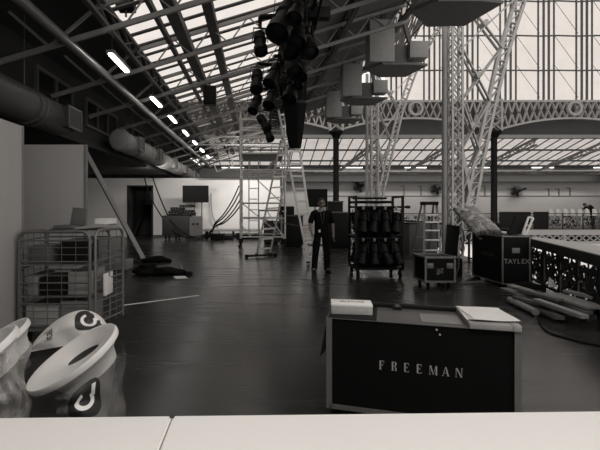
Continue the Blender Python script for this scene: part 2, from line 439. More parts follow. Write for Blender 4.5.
# ducts
def duct(y0, y1, xs, label, zc=3.58, xc=-4.12, r=.32, DUCT=None):
    t = thing('air_duct', label, 'air duct', (xc, y0, zc - r), 0, 'round air ducts along the left wall')
    body = M().lathe([(r * .55, y0), (r * .9, y0 + .03), (r, y0 + .12), (r, y1 - .12), (r * .9, y1 - .03), (r * .55, y1)], Matrix.Translation((xc, 0, zc)) @ Matrix.Rotation(-PI / 2, 4, 'X'), 28)
    for y in xs: body.lathe([(r, y - 1.0), (r + .02, y - .98), (r + .02, y - .92), (r, y - .9)], Matrix.Translation((xc, 0, zc)) @ Matrix.Rotation(-PI / 2, 4, 'X'), 28)
    body.build('duct_body', DUCT, t)
    for y in xs:
        c = (xc + r * .82, y, zc)
        vb = M().box(c, (.26, .62, .42), None, .01).build('vent_box', DUCT, t)
        f = M()
        for dz in (-.2, .2): f.box((c[0] + .14, y, zc + dz), (.03, .66, .05))
        for dy in (-.31, .31): f.box((c[0] + .14, y + dy, zc), (.03, .05, .42))
        f.build('vent_frame', GALV, vb)
        s = M()
        for j in range(6): s.box((c[0] + .135, y, zc - .14 + j * .056), (.02, .56, .03))
        s.build('grille', STEELD, vb)
    for y in (y0 + 1.5, (y0 + y1) / 2, y1 - 1.5):
        M().lathe([(r + .005, y - .03), (r + .02, y - .03), (r + .02, y + .03), (r + .005, y + .03)], Matrix.Translation((xc, 0, zc)) @ Matrix.Rotation(-PI / 2, 4, 'X'), 28).tube((xc, y, zc + r), (xc, y, 4.95), .012, 6).build('hanger', STEELD, t)
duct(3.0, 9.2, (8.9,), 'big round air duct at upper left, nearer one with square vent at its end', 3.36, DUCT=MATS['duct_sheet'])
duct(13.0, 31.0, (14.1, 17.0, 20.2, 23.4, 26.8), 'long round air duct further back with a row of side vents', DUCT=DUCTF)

# fluorescent lights
lampY = [8.9, 12.2, 14.6, 17.3, 20.0, 22.6, 25.4]
lx, lz = -2.81, 4.5
def flu(loc, L, label, rot, grp, tm, rod=None):
    t = thing('strip_light', label, 'strip light', loc, rot, grp)
    M().box((0, 0, .05), (.16, L, .06), None, .01).build('housing', STEEL, t, local=True)
    M().box((0, 0, .0), (.09, L - .05, .045), None, .012).build('diffuser', tm, t, local=True)
    if rod:
        for d in (-.45, .45): M().tube((0, d, .07), (0, d, rod), .009, 5).build('suspension_rod', STEELD, t, local=True)
    return t
for i, y in enumerate(lampY):
    lb = 'lit strip light under the left roof slope, %s from the camera' % ORD[i]
    if i == 0: L0 = flu((lx, y, lz), 1.15, lb, 0, 'strip lights along the left of the skylight', TUBE, ZR(lx) - lz - .02)
    else: dup(L0, (lx, y, lz), None, lb)
for i, x in enumerate((-2.0, 3.0, 8.2, 13.7, 19.1, 24.6, 29.9)):
    pos = (x, YE - .86, 4.93)
    lb = 'lit strip light above the far wall, %s from the left' % ('leftmost' if i == 0 else ORD[i]) if i else 'leftmost lit strip light above the far wall'
    if i == 0: L1 = flu(pos, 1.9, lb, PI / 2, 'strip lights above the far wall', TUBEF)
    else: dup(L1, pos, None, lb)

# boxed beam ends on the right edge of the roof
for i, Y in enumerate((8.3, 12.0, 15.7, 19.4)):
    lb = ('huge dark box casing at the top edge of the photo, nearest under the roof edge', 'second grey box casing under the roof edge, beside the bright end window', 'third grey box casing under the roof edge, smaller', 'smallest and farthest grey box casing under the roof edge')[i]
    t = thing('box_casing', lb, 'box casing', (4.2, Y, 5.4), 0, 'box casings along the roof edge')
    M().span(3.15, 3.84, Y - .02, Y + .5, 5.58, 6.75, .01).build('upright_casing', STEEL, t)
    M().span(3.84, 4.27, Y + .2, Y + .9, 5.56, 6.12, .01).build('link_casing', STEELD, t)
    M().slab([(3.15, Y + .5, 5.5), (3.5, Y, 5.5), (4.3, Y, 5.5), (4.8, Y + .1, 5.5), (4.55, Y + 1.15, 5.5), (3.75, Y + 1.2, 5.5)], .06).build('soffit_plate', STEELD, t)
    M().span(4.27, 4.78, Y + .0, Y + .45, 5.70, 6.16, .01).build('outer_casing', STEEL, t)
    M().bar((3.6, Y + .25, 6.7), (3.6, Y + .25, ZR(3.6)), .12).build('hanger', STEELD, t); M().bar((4.4, Y + .3, 6.1), (4.15, Y + .3, 7.0), .1).build('hanger', STEELD, t)
# small dark box and speaker hanging in the roof
def hung(px, py, Y, s, label, name, ztop):
    c = W(px, py, Y); t = thing(name, label, 'speaker', (c.x, c.y, c.z - s[2] / 2))
    M().box(c, s, None, .02).build('cabinet', BLACK, t)
    M().box((c.x, c.y - s[1] / 2, c.z), (s[0] * .85, .02, s[2] * .85), None, .005).build('front_grille', IRON, t)
    M().tube((c.x, c.y, c.z + s[2] / 2), (c.x, c.y, ztop), .02).build('drop_rod', STEELD, t)
hung(126, 5, 8.2, (.32, .3, .2), 'small dark box hung under the roof at the upper left', 'hanging_speaker', 5.15)
hung(210, 96, 13.0, (.36, .35, .55), 'dark hanging speaker under the middle of the skylight', 'hanging_speaker', 5.5)

# pipes across at the back of the roof, drooping cable
cm = M()
for (a, b) in (((-3.2, 20.4, 4.86), (1.4, 20.4, 4.86)), ((-3.2, 20.4, 4.48), (1.4, 20.4, 4.48))): cm.tube(a, b, .035)
lattice(cm, (-3.2, 20.4, 4.86), (1.4, 20.4, 4.86), (-3.2, 20.4, 4.48), (1.4, 20.4, 4.48), 10, .016, True)
for x in (-2.6, 1.0): cm.tube((x, 20.4, 4.86), (x, 20.4, ZR(x) - .1), .012)
solo('lighting_bar', 'pale two-tube truss hung across the gallery near the white wall', 'lighting bar', cm, ALUD)
fm = M(); a, b, c_, d_ = W(213, 162, 21), W(231, 154, 21), W(233, 166, 21), W(217, 172, 21)
for p, q in ((a, b), (b, c_), (c_, d_), (d_, a)): fm.tube(p, q, .03)
fm.tube((a + b) / 2, Vector(((a + b) / 2)) + Vector((0, 0, 1.7)), .012); fm.tube(a.lerp(b, .9), a.lerp(b, .9) + Vector((0, 0, 1.5)), .012)
solo('tube_rig', 'small tilted tube frame hanging below the roof above the screen', 'tube rig', fm, STEELD)

# ================================================================== GREAT HALL IRONWORK
def column(Y, pil, up, left, right, label, zbase=-6):
    s = Y / F; pz = lambda px, py: Vector(((px - VX) * s, Y, EH + (VY - py) * s))
    t = thing('lattice_column', label, 'column', ((pil - VX) * s, Y, 0), 0, 'lattice columns on the gallery edge')
    xp = (pil - VX) * s
    M().tube((xp, Y, 0), (xp, Y, ZR(4.3) + .4), .075, 12).box((xp, Y, .05), (.3, .3, .1), None, .01).build('pillar', STEEL, t)
    x0, x1 = (up[0] - VX) * s, (up[1] - VX) * s; zt = 11.0
    u = M()
    for x in (x0, x1):
        for dy in (-.13, .13): u.bar((x, Y + dy, 0), (x, Y + dy, zt), .055, .05)
    for dy in (-.13, .13): lattice(u, (x0, Y + dy, .1), (x0, Y + dy, zt), (x1, Y + dy, .1), (x1, Y + dy, zt), 30, .03)
    for x in (x0, x1): lattice(u, (x, Y - .13, .1), (x, Y - .13, zt), (x, Y + .13, .1), (x, Y + .13, zt), 30, .022, True)
    u.box(((x0 + x1) / 2, Y, .06), (x1 - x0 + .2, .45, .12), None, .01)
    u.build('upright', LATT, t)
    L = [pz(*p) for p in left]; Rr = [pz(*p) for p in right]
    r = M()
    for dy in (-.035, .035):
        for ch in (L, Rr):
            for p, q in zip(ch, ch[1:]): r.bar(p + Vector((0, dy, 0)), q + Vector((0, dy, 0)), .08, .06)
        for i in range(len(L) - 1):
            k_ = max(2, round((L[i + 1] - L[i]).length / .42))
            lattice(r, L[i] + Vector((0, dy, 0)), L[i + 1] + Vector((0, dy, 0)), Rr[i] + Vector((0, dy, 0)), Rr[i + 1] + Vector((0, dy, 0)), k_, .034, True)
    r.build('arch_rib', LATT, t)
    b = M()
    def lx_(z):
        for p, q in zip(L, L[1:]):
            if p.z <= z <= q.z: return p.x + (q.x - p.x) * (z - p.z) / max(1e-6, q.z - p.z)
        return None
    zs = [.9, 2.0, 3.2, 4.6, 6.1, 7.6, 9.2]
    for z0, z1 in zip(zs, zs[1:]):
        a0, a1 = lx_(z0), lx_(z1)
        if a0 is None or a1 is None: continue
        for dy in (-.1, .1):
            b.bar((x1, Y + dy, z0), (a1, Y + dy, z1), .09, .03); b.bar((x1, Y + dy, z1), (a0, Y + dy, z0), .09, .03)
        b.lathe([(.08, -.12), (.08, .12)], Matrix.Translation(((x1 + (a0 + a1) / 2) / 2, Y, (z0 + z1) / 2)) @ Matrix.Rotation(PI / 2, 4, 'X'), 12)
    b.build('cross_brace', LATT, t)
L1_ = [(460, 238), (464.7, 210), (473, 169), (485, 115), (497, 60), (512, 10), (530, -40), (560, -100)]
R1_ = [(471, 238), (475, 206), (483, 160), (494, 108), (507, 55), (523, 5), (542, -44), (573, -106)]
column(12.5, 444.5, (450.5, 460.5), L1_, R1_, 'nearer lattice column with leaning rib, right of the stepladder')
L2_ = [(372, 232), (377, 195.6), (387.4, 153.6), (399, 107), (409, 78), (420, 55), (436, 30), (460, 0)]
R2_ = [(378, 232), (382.8, 195.6), (393, 151), (404.5, 104.7), (415, 76), (426, 52), (442, 26), (466, -6)]
column(20.0, 367.0, (371, 377.5), L2_, R2_, 'farther lattice column with leaning rib, above the black trolley')
# vault lattice girder along the hall
vg = M(); A, B = Vector((8.0, 14, 10.6)), Vector((8.4, 30, 10.6)); A2, B2 = Vector((8.8, 14, 12.9)), Vector((9.2, 30, 12.9))
for p, q in ((A, B), (A2, B2)): vg.bar(p, q, .10)
lattice(vg, A, B, A2, B2, 18, .055); lattice(vg, A + Vector((.3, .4, 0)), B + Vector((.3, -.4, 0)), A2 + Vector((.3, .4, 0)), B2 + Vector((.3, -.4, 0)), 12, .05)
solo('vault_girder', 'dense dark lattice girder running along the base of the hall vault', 'girder', vg, STEELD)
# iron columns and arched lattice girders of the far gallery
def iron(px, label):
    x = (px - VX) / F * 30; t = thing('iron_column', label, 'column', (x, 30, 0), 0, 'cast iron columns of the far gallery')
    M().lathe([(.32, 0), (.32, .3), (.24, .4), (.21, .5), (.20, 6.2), (.22, 6.3), (.22, 6.36)], Matrix.Translation((x, 30, 0)), 16).build('shaft', BLACKM, t)
    M().lathe([(.22, 6.3), (.36, 6.55), (.48, 6.7), (.48, 6.82)], Matrix.Translation((x, 30, 0)), 16).build('capital', BLACKM, t)
    z = M()
    for dx in (-.42, .42):
        for dy in (-.2, .2): z.bar((x + dx, 30 + dy, 6.8), (x + dx, 30 + dy, 9.0), .12)
    for dy in (-.2, .2): lattice(z, (x - .42, 30 + dy, 6.85), (x - .42, 30 + dy, 9), (x + .42, 30 + dy, 6.85), (x + .42, 30 + dy, 9), 3, .07)
    z.build('pier', LATTW, t); return x
xa = iron(336, 'thin black iron column left of the far lattice column'); xb = iron(494, 'thin black iron column right of the nearer lattice column')
def arch_girder(x0, x1, label):
    t = thing('arched_girder', label, 'girder', ((x0 + x1) / 2, 30, 7.6), 0, 'arched lattice girders of the far gallery')
    N = 30; top = 8.88
    zb = lambda u: 6.95 + .75 * (1 - (2 * u - 1) ** 2)
    a = M(); a.bar((x0, 30, top), (x1, 30, top), .2, .14); a.build('top_chord', LATTW, t)
    b = M(); P = [Vector((x0 + (x1 - x0) * i / N, 30, zb(i / N))) for i in range(N + 1)]
    for p, q in zip(P, P[1:]): b.bar(p, q, .2, .13)
    b.build('arch_chord', LATTW, t)
    w = M()
    n2 = 20
    for dy in (-.06, .06):
        for i in range(n2):
            u0, u1 = i / n2, (i + 1) / n2
            w.bar((x0 + (x1 - x0) * u0, 30 + dy, zb(u0)), (x0 + (x1 - x0) * u1, 30 + dy, top), .075, .05); w.bar((x0 + (x1 - x0) * u0, 30 - dy, top), (x0 + (x1 - x0) * u1, 30 - dy, zb(u1)), .075, .05)
    w.build('lattice_web', LATTW, t)
    M().lathe([(.36, -.1), (.52, -.1), (.52, .1), (.36, .1), (.36, -.1)], Matrix.Translation(((x0 + x1) / 2, 29.85, 8.35)) @ Matrix.Rotation(PI / 2, 4, 'X'), 18).build('roundel', LATTW, t)
S = xb - xa
arch_girder(xb + .45, xb + S - .45, 'white arched lattice girder right of the right iron column')
arch_girder(xa + .45, xb - .45, 'white arched lattice girder between the two iron columns')
arch_girder(-4.6, xa - .45, 'white arched lattice girder left of the left iron column')
struct('trim_8', M().span(xa - S, 40, 29.92, 30.1, 6.32, 6.55), STEEL, label='grey tie beam over the iron columns')
# far gallery rafters with lattice
for i, x in enumerate((2.0, 8.2, 14.0, 19.5, 25.0)):
    r = M(); a0, a1 = Vector((x - 1.2, 37, 4.55)), Vector((x + .6, 31, 6.5)); b0, b1 = a0 + Vector((0, 0, .0)), a1 + Vector((0, 0, -.5))
    r.bar(a0, a1, .14); r.bar(b0, b1, .12); lattice(r, a0, a1, b0, b1, 9, .06, True)
    solo('raking_rafter', 'raking lattice rafter under the far gallery roof, %s from the left' % ORD[i].replace('nearest', 'first'), 'rafter', r, STEEL, 'rafters of the far gallery roof')
# wall fans and framed conduits on the far wall
for i, (px, py) in enumerate(((359, 187), (436, 190), (516, 192))):
    Y = YE - .4; c = W(px, py, Y)
    lb = ('dark wall fan left of the far lattice column', 'dark wall fan just left of the nearer lattice column', 'dark wall fan right of the right iron column')[i]
    t = thing('wall_fan', lb, 'fan', (c.x, YE, c.z), 0, 'fans on the far wall')
    cg = M()
    for rr in (.2, .36, .5): cg.path([(c.x + rr * math.cos(a * PI / 10), Y - .1, c.z + rr * math.sin(a * PI / 10)) for a in range(21)], .018, 5)
    for a in range(12): cg.tube((c.x, Y - .14, c.z), (c.x + .5 * math.cos(a * PI / 6), Y - .1, c.z + .5 * math.sin(a * PI / 6)), .01, 4)
    cg.build('guard', IRON, t)
    bl = M()
    for a in range(4): bl.ball((c.x + .24 * math.cos(a * PI / 2 + .4), Y - .04, c.z + .24 * math.sin(a * PI / 2 + .4)), (.23, .03, .15), Matrix.Rotation(-(a * PI / 2 + .4), 3, 'Y'))
    bl.build('blade', BLACK, t)
    M().lathe([(.12, -.1), (.16, 0), (.12, .25)], Matrix.Translation((c.x, Y, c.z)) @ Matrix.Rotation(-PI / 2, 4, 'X'), 12).build('motor', BLACK, t)
    M().bar((c.x, Y + .1, c.z), (c.x, YE, c.z + .1), .1).build('bracket', BLACK, t)
    if i == 2: M().bar((c.x + .2, Y - .1, c.z + .1), (c.x + .75, Y - .2, c.z + .3), .16).build('side_lamp', BLACK, t)
cd = M(); zr = W(0, 196, YE).z
cd.span(6, 40, YE - .05, YE, zr - .03, zr + .03)
for px, py in ((378, 184), (404, 186), (421, 186), (485, 186), (549, 189), (559, 189), (570, 188)):
    c = W(px, py, YE - .04); cd.bar((c.x, c.y, c.z), (c.x, c.y, zr), .06)
    cd.bar((c.x - .3, c.y, c.z), (c.x + .03, c.y, c.z), .06)
struct('trim_9', cd, STEELD, label='thin conduits on the far wall')

# far gallery: white lattice fascia and dark railing
t = thing('balcony_front', 'white lattice balcony front below the far railing', 'balcony front', (20, 29.8, -.8))
xf0, xf1 = 5.95, 39.5
M().span(xf0, xf1, 29.7, 29.95, -.38, -.02).build('upper_band', FASC, t)
M().span(xf0, xf1, 29.7, 29.95, -1.0, -.8).build('lower_band', FASC, t)
lw = M(); nn = 66
lattice(lw, (xf0, 29.8, -.8), (xf1, 29.8, -.8), (xf0, 29.8, -.38), (xf1, 29.8, -.38), nn, .07)
for i in range(0, nn + 1, 6): x = xf0 + (xf1 - xf0) * i / nn; lw.span(x - .06, x + .06, 29.74, 29.86, -.8, -.38)
lw.build('lattice_panel', FASC, t)
M().span(xf0, xf1, 30.02, 30.06, -1.0, -.3).build('back_board', IRON, t)

def scroll_panel(m_, p, q, z0, z1, seed, fine=1.0):
    """dark cast iron leaf and scroll work between two posts"""
    rnd = random.Random(seed); p, q = Vector(p), Vector(q); d = (q - p); L = d.length; d.normalize(); nrm = Vector((-d.y, d.x, 0))
    P = lambda u, v: p + d * (u * L) + Vector((0, 0, z0 + (z1 - z0) * v - p.z))
    H = z1 - z0
    for cu, cv, r in ((.27, .72, .17), (.73, .72, .17), (.27, .30, .15), (.73, .30, .15), (.5, .5, .12)):
        c = P(cu, cv); sp = []
        tw = 1 if cu < .5 else -1
        for a in range(17):
            an = a / 16 * 1.7 * 2 * PI; rr = r * H / .7 * (1 - .8 * a / 16)
            sp.append(c + d * (tw * rr * math.cos(an)) + Vector((0, 0, rr * math.sin(an))))
        m_.path(sp, .016 * fine, 5)
    for j in range(60 if fine < 1.2 else 16):
        c = P(rnd.uniform(.06, .94), rnd.uniform(.05, .95)); an = rnd.uniform(0, PI)
        X = d * math.cos(an) + Vector((0, 0, 1)) * math.sin(an); Z = nrm; Yv = Z.cross(X)
        m_.ball(c, (rnd.uniform(.05, .10) * fine, rnd.uniform(.02, .04) * fine, .012), Matrix((X, Yv, Z)).transposed(), 8, 5)
    m_.bar(P(.5, 0), P(.5, 1), .018)

def railing(pts_, z0, z1, label, name='gallery_railing', step=1.0, fine=1.0, ornate=True):
    c = pts_[len(pts_) // 2]
    t = thing(name, label, 'railing', (c[0], c[1], z0 - .02 if z0 < 0.1 else 0))
    hr = M(); br = M()
    for p, q in zip(pts_, pts_[1:]):
        hr.bar((*p, z1), (*q, z1), .08, .06); br.bar((*p, z0 + .06), (*q, z0 + .06), .05, .04)
        hr.bar((*p, z1 - .14), (*q, z1 - .14), .03, .03)
    hr.build('handrail', IRON, t); br.build('bottom_rail', IRON, t)
    seed = 0
    for p, q in zip(pts_, pts_[1:]):
        p, q = Vector((*p, 0)), Vector((*q, 0)); nseg = max(1, round((q - p).length / step))
        for i in range(nseg):
            a, b = p.lerp(q, i / nseg), p.lerp(q, (i + 1) / nseg)
            M().bar((a.x, a.y, 0), (a.x, a.y, z1), .05).build('post', IRON, t)
            s = M(); scroll_panel(s, (a.x, a.y, 0), (b.x, b.y, 0), z0 + .06, z1 - (.04 if fine < 1.2 else .15), seed, fine); s.build('scroll_panel', IRON, t); seed += 1
    return t
railing(RAIL[0:6], .02, .765, 'dark scrollwork railing under the pale ledge at right', step=.85)
railing(RAIL[5:], .02, 1.0, 'dark scrollwork railing running back along the hall edge', step=1.5, fine=1.4)
railing([(5.95, 30.1), (39.5, 30.1)], .02, 1.08, 'dark scrollwork railing along the far gallery', step=1.4, fine=1.5)
lg = M(); inner = [(3.95, 4.0), (4.69, 5.9), (5.2, 7.4), (5.71, 9.0)]; outer = [(6.3, 9.8), (6.15, 8.5), (5.95, 7.3), (5.3, 4.4)]
t = thing('ledge', 'broad pale ledge on top of the railing at the right edge', 'ledge', (5.3, 7, .8))
def flat(pl, z0, z1):
    m_ = M(); lo_ = [m_.b.verts.new((x, y, z0)) for x, y in pl]; hi_ = [m_.b.verts.new((x, y, z1)) for x, y in pl]
    m_.b.faces.new(lo_[::-1]); m_.b.faces.new(hi_)
    for i in range(len(pl)):
        j = (i + 1) % len(pl); m_.b.faces.new((lo_[i], lo_[j], hi_[j], hi_[i]))
    return m_
flat(inner + outer, .84, .88).build('top_board', mat('ledge_board', .42, .55, noise=.15), t)
e = M()
for p, q in zip(inner, inner[1:]): e.bar((*p, .845), (*q, .845), .06, .09)
e.build('edge_strip', IRON, t)
b = M()
for p, q in zip(outer, outer[1:]): b.bar((p[0] - .1, p[1], .78), (q[0] - .1, q[1], .78), .05, .08)
for p in outer: b.bar((p[0] - .1, p[1] - .05, .8), (p[0] - .5, p[1] - .05, .2), .04)
for p in inner[1:]: b.bar((p[0] + .1, p[1], .82), (p[0] + .5, p[1], .82), .05)
b.build('support_frame', IRON, t)
struct('trim_10', M().span(5.0, 40, 29.95, 30.2, -.3, -.02), IRON, label='dark edge of the far gallery floor')
# dark boards on the far railing
for i, (a, bx) in enumerate(((499, 530), (533, 548))):
    p, q = W(a, 212, 30), W(bx, 232, 30)
    t = thing('banner_board', ('wide plain dark board standing on the far gallery rail behind the tilted black board', 'narrow plain dark board on the far gallery rail, right of the wide one')[i], 'board', (p.x, 29.95, 0), 0, 'dark boards on the far railing')
    M().span(p.x, q.x, 29.93, 29.98, .02, 1.14, .01).build('panel', BLACK, t)
    M().span(p.x, q.x, 29.9, 30.0, 1.12, 1.22, .01).build('top_rail', IRON, t)
# white chairs behind far railing
for i in range(9):
    x = (551.5 + i * 7.2 - VX) / F * 31.2
    lb = 'white rounded chair back behind the far railing, %s from the left' % ORD[i].replace('nearest', 'first')
    if i == 0:
        ch0 = t = thing('white_chair', lb, 'chair', (x, 31.2, 0), 0, 'white chairs behind the far railing')
        M().lathe([(.15, 0), (.18, .02), (.18, .05), (.15, .06)], Matrix.Translation((0, 0, .90)), 16).build('seat', STALL, t, local=True)
        bk = M().grid(lambda u, v: Vector((.18 * math.sin((u - .5) * 2.6), .18 * math.cos((u - .5) * 2.6) - .05, .95 + .47 * v * (1 - .5 * (2 * u - 1) ** 4))), 10, 4)
        bk.grid(lambda u, v: Vector((.16 * math.sin((u - .5) * 2.6), .16 * math.cos((u - .5) * 2.6) - .05, .95 + .47 * v * (1 - .5 * (2 * u - 1) ** 4))), 10, 4)
        bk.build('backrest', STALL, t, local=True)
        for a in range(4): M().tube((.12 * math.cos(a * PI / 2 + PI / 4), .12 * math.sin(a * PI / 2 + PI / 4), .91), (.24 * math.cos(a * PI / 2 + PI / 4), .24 * math.sin(a * PI / 2 + PI / 4), 0), .014).build('leg', GALV, t, local=True)
    else: dup(ch0, (x, 31.2, 0), 0, lb)
# stalls on the hall floor, glimpsed through the railing
for i, (x, y, w_, d_, h_) in enumerate(((9.5, 20, 2.5, 2, 2.6), (13, 17, 3, 2, 2.4), (17, 22, 3, 3, 3.0), (21, 18, 3, 2, 2.4), (11, 26, 4, 2, 3), (24, 26, 4, 2, 3), (18, 28, 3, 1.5, 2.6))):
    t = thing('exhibition_stall', 'white exhibition stall on the hall floor below, %s glimpsed through the railing' % ORD[i].replace('nearest', 'first'), 'stall', (x, y, -6), 0, 'stalls on the hall floor')
    M().box((0, d_ / 2, h_ / 2), (w_, .1, h_)).build('back_wall', STALLG, t, local=True)
    for s_ in (-1, 1): M().box((s_ * w_ / 2, 0, h_ / 2), (.1, d_, h_)).build('side_wall', STALLG, t, local=True)
    M().box((0, -d_ / 2, h_ - .15), (w_, .12, .3)).build('fascia', STALLG, t, local=True)
    M().box((0, -.1, .5), (w_ * .5, .5, 1.0), None, .02).build('counter', GREYP, t, local=True)

# ================================================================== LEFT SIDE
def partition(x0, x1, y0, y1, h, label):
    t = thing('partition_panel', label, 'partition', ((x0 + x1) / 2, (y0 + y1) / 2, 0), 0, 'tall grey partition panels at left')
    M().span(x0, x1, y0, y1, 0, h, .004).build('board', PANEL, t)
    e = M()
    if x1 - x0 > y1 - y0:
        for x in (x0 + .015, x1 - .015): e.span(x - .02, x + .02, y0 - .006, y1 + .006, 0, h + .004)
    else:
        for y in (y0 + .015, y1 - .015): e.span(x0 - .006, x1 + .006, y - .02, y + .02, 0, h + .004)
    e.build('edge_trim', GREYP, t)
    return t
partition(-2.80, -2.74, 2.7, 5.10, 2.50, 'tall grey partition panel at the left edge of the photo, nearest the camera')
partition(-4.1, -2.67, 6.8, 6.86, 2.53, 'tall grey partition panel standing crosswise behind the roll cage')
# leaning beam
foot, top = G(143.5, 261.5), W(73, 129, 12.2); foot.z = .05
bm_ = M().bar((0, 0, 0), (0, 0, (top - foot).length), .125, .125, .006).xf(Matrix.Translation(foot) @ (top - foot).to_track_quat('Z', 'X').to_matrix().to_4x4() @ Matrix.Rotation(math.radians(28), 4, 'Z'))
solo('leaning_beam', 'long pale square beam leaning from the floor up toward the left wall', 'beam', bm_, PANEL)
# low grey block by the beam foot
m = M().span(-3.52, -3.14, 10.6, 11.1, 0, .24, .02); solo('grey_block', 'small grey block on the floor behind the roll cage, left of the beam foot', 'block', m, GREYP)
# tape on floor
a, b = G(122, 305.5), G(199, 295.5); d = (b - a).normalized(); pn = Vector((-d.y, d.x, 0)) * .03
solo('floor_tape', 'thin white tape line across the dark floor at left', 'tape', M().slab([a - pn + Vector((0, 0, .001)), b - pn + Vector((0, 0, .001)), b + pn + Vector((0, 0, .001)), a + pn + Vector((0, 0, .001))], .002), PAPER)
a, b = G(338, 245), G(352, 245); 
solo('floor_tape', 'short pale tape mark on the floor beside the man', 'tape', M().span(a.x, b.x, a.y, a.y + .15, .001, .003), GREYP)

# dark heap with paper and bottle
def blob(c, s, seed, amp=.25, flat_=True):
    m_ = M(); m_.ball((0, 0, 0), 1, None, 20, 12); rnd = random.Random(seed)
    ph = [(rnd.uniform(1, 4), rnd.uniform(0, 6), rnd.uniform(1, 4), rnd.uniform(0, 6)) for _ in range(5)]
    for v in m_.b.verts:
        k_ = 1 + amp * sum(math.sin(p[0] * v.co.x * 2 + p[1]) * math.cos(p[2] * v.co.y * 2 + p[3] + v.co.z) for p in ph) / 2
        v.co *= k_; v.co = Vector((v.co.x * s[0], v.co.y * s[1], v.co.z * s[2]))
    mn = -s[2] * .6
    for v in m_.b.verts:
        if v.co.z < mn: v.co.z = mn
        v.co += Vector((c[0], c[1], c[2] - mn))
    return m_
p = G(160, 275); bg = thing('black_bag', 'crumpled black bag lying on the floor by the leaning beam', 'bag', (p.x, p.y, 0))
blob((p.x, p.y + .1, 0), (.56, .24, .10), 3).build('bag_body', CLOTHB, bg)
blob((p.x - .38, p.y + .22, .0), (.26, .2, .13), 5).build('bag_flap', CLOTHB, bg)
M().path([(p.x - .1, p.y - .1, .14), (p.x + .1, p.y - .2, .15), (p.x + .3, p.y - .15, .08), (p.x + .5, p.y - .1, .03)], .018).build('strap', CLOTHB, bg)
p2 = G(156, 262); solo('black_jacket', 'small black cloth heap on the floor behind the black bag', 'cloth', blob((p2.x, p2.y + .1, 0), (.42, .2, .09), 9), CLOTHB)
a = G(173, 278.5); q = M()
pl = [G(173, 276.5), G(185, 276), G(188, 278.3), G(176, 279)]
solo('paper_sheet', 'white paper sheet lying on the floor beside the black bag', 'paper', M().slab([v + Vector((0, 0, .002)) for v in pl[::-1]], .003), PAPER)
c = G(181.5, 274); bt = thing('bottle', 'small clear bottle standing on the floor behind the paper sheet', 'bottle', (c.x, c.y, 0))
M().lathe([(.03, 0), (.034, .01), (.034, .13), (.014, .17), (.014, .19)], Matrix.Translation(c), 12).build('bottle_body', GREYP, bt)
M().lathe([(.016, .185), (.016, .21)], Matrix.Translation(c), 10).build('cap', GREYTXT, bt)
c = G(189, 275); solo('tape_roll', 'small black tape roll on the floor right of the paper sheet', 'tape roll', M().lathe([(.05, 0), (.08, 0), (.08, .07), (.05, .07), (.05, 0)], Matrix.Translation(c), 16), RUBBER)

# roll cage with goods
cx0, cx1, cy0, cy1, ch = -2.68, -1.88, 4.90, 5.56, 1.27
rc = thing('roll_cage', 'low wire roll cage full of boxes beside the grey panels', 'roll cage', ((cx0 + cx1) / 2, (cy0 + cy1) / 2, 0))
def cage_panel(p, q, z0, z1, name, nh, nv, mt, r=.019):
    p, q = Vector(p), Vector(q); d = (q - p); L = d.length; d.normalize(); U = Vector((0, 0, 1)); m_ = M()
    P = lambda u, z: p + d * u + U * z
    rr = .09; pts_ = [P(0, z0), P(0, z1 - rr)] + [P(rr - rr * math.cos(a), z1 - rr + rr * math.sin(a)) for a in (.5, 1.05, PI / 2)] + [P(L - rr + rr * math.sin(a), z1 - rr + rr * math.cos(a)) for a in (0, .5, 1.05)] + [P(L, z1 - rr), P(L, z0)]
    m_.path(pts_, r, 8)
    for i in range(nh):
        z = z0 + .05 + (z1 - z0 - .15) * i / (nh - 1); m_.tube(P(.01, z), P(L - .01, z), .005 if i % 3 else .010, 5)
    for i in range(1, nv): m_.tube(P(L * i / nv, z0), P(L * i / nv, z1 - .01), .004, 5)
    o = m_.build(name, mt, rc); return o
cage_panel((cx0, cy0, 0), (cx1, cy0, 0), .16, ch, 'front_panel', 13, 5, GALV)
cage_panel((cx0, cy1, 0), (cx1, cy1, 0), .16, ch, 'back_panel', 10, 5, ALUD)
cage_panel((cx0, cy0 + .03, 0), (cx0, cy1 - .03, 0), .16, ch, 'side_panel', 10, 4, ALUD)
cage_panel((cx1 + .04, cy0 + .06, 0), (cx1 + .16, cy1 + .02, 0), .16, ch + .01, 'side_panel', 13, 4, ALUD)
M().span(cx0, cx1, cy0, cy1, .14, .17).build('base', GALV, rc)
for z in (.52, .88): M().span(cx0 + .01, cx1 - .01, cy0 + .02, cy1 - .02, z, z + .015).build('shelf', ALUD, rc)
for x in (cx0 + .07, cx1 - .07):
    for y in (cy0 + .07, cy1 - .07):
        w_ = M().lathe([(.02, -.018), (.06, -.018), (.06, .018), (.02, .018)], Matrix.Translation((x, y, .06)) @ Matrix.Rotation(PI / 2, 4, 'Y'), 14)
        w_.bar((x, y, .06), (x, y, .15), .04, .03); w_.build('castor', RUBBER, rc)
def boxthing(x0, x1, y0, y1, z0, z1, mt, label, name='cardboard_box', cat='box', group='boxes in the roll cage'):
    t = thing(name, label, cat, ((x0 + x1) / 2, (y0 + y1) / 2, z0), 0, group)
    M().span(x0, x1, y0, y1, z0, z1, .004).build('carton', mt, t)
    M().span(x0 - .001, x1 + .001, (y0 + y1) / 2 - .025, (y0 + y1) / 2 + .025, z1 - .05, z1 + .0015).build('tape_strip', GREYP, t)
    return t
boxthing(-2.62, -2.36, 4.98, 5.4, .898, 1.10, CARDD, 'dark box on the top shelf of the roll cage, at left')
boxthing(-2.26, -1.98, 5.0, 5.45, .898, 1.16, BLACK, 'black crate on the top shelf of the roll cage, at right')
boxthing(-2.62, -2.5, 4.96, 5.4, .538, .76, GREYP, 'narrow grey box on the middle shelf of the roll cage')
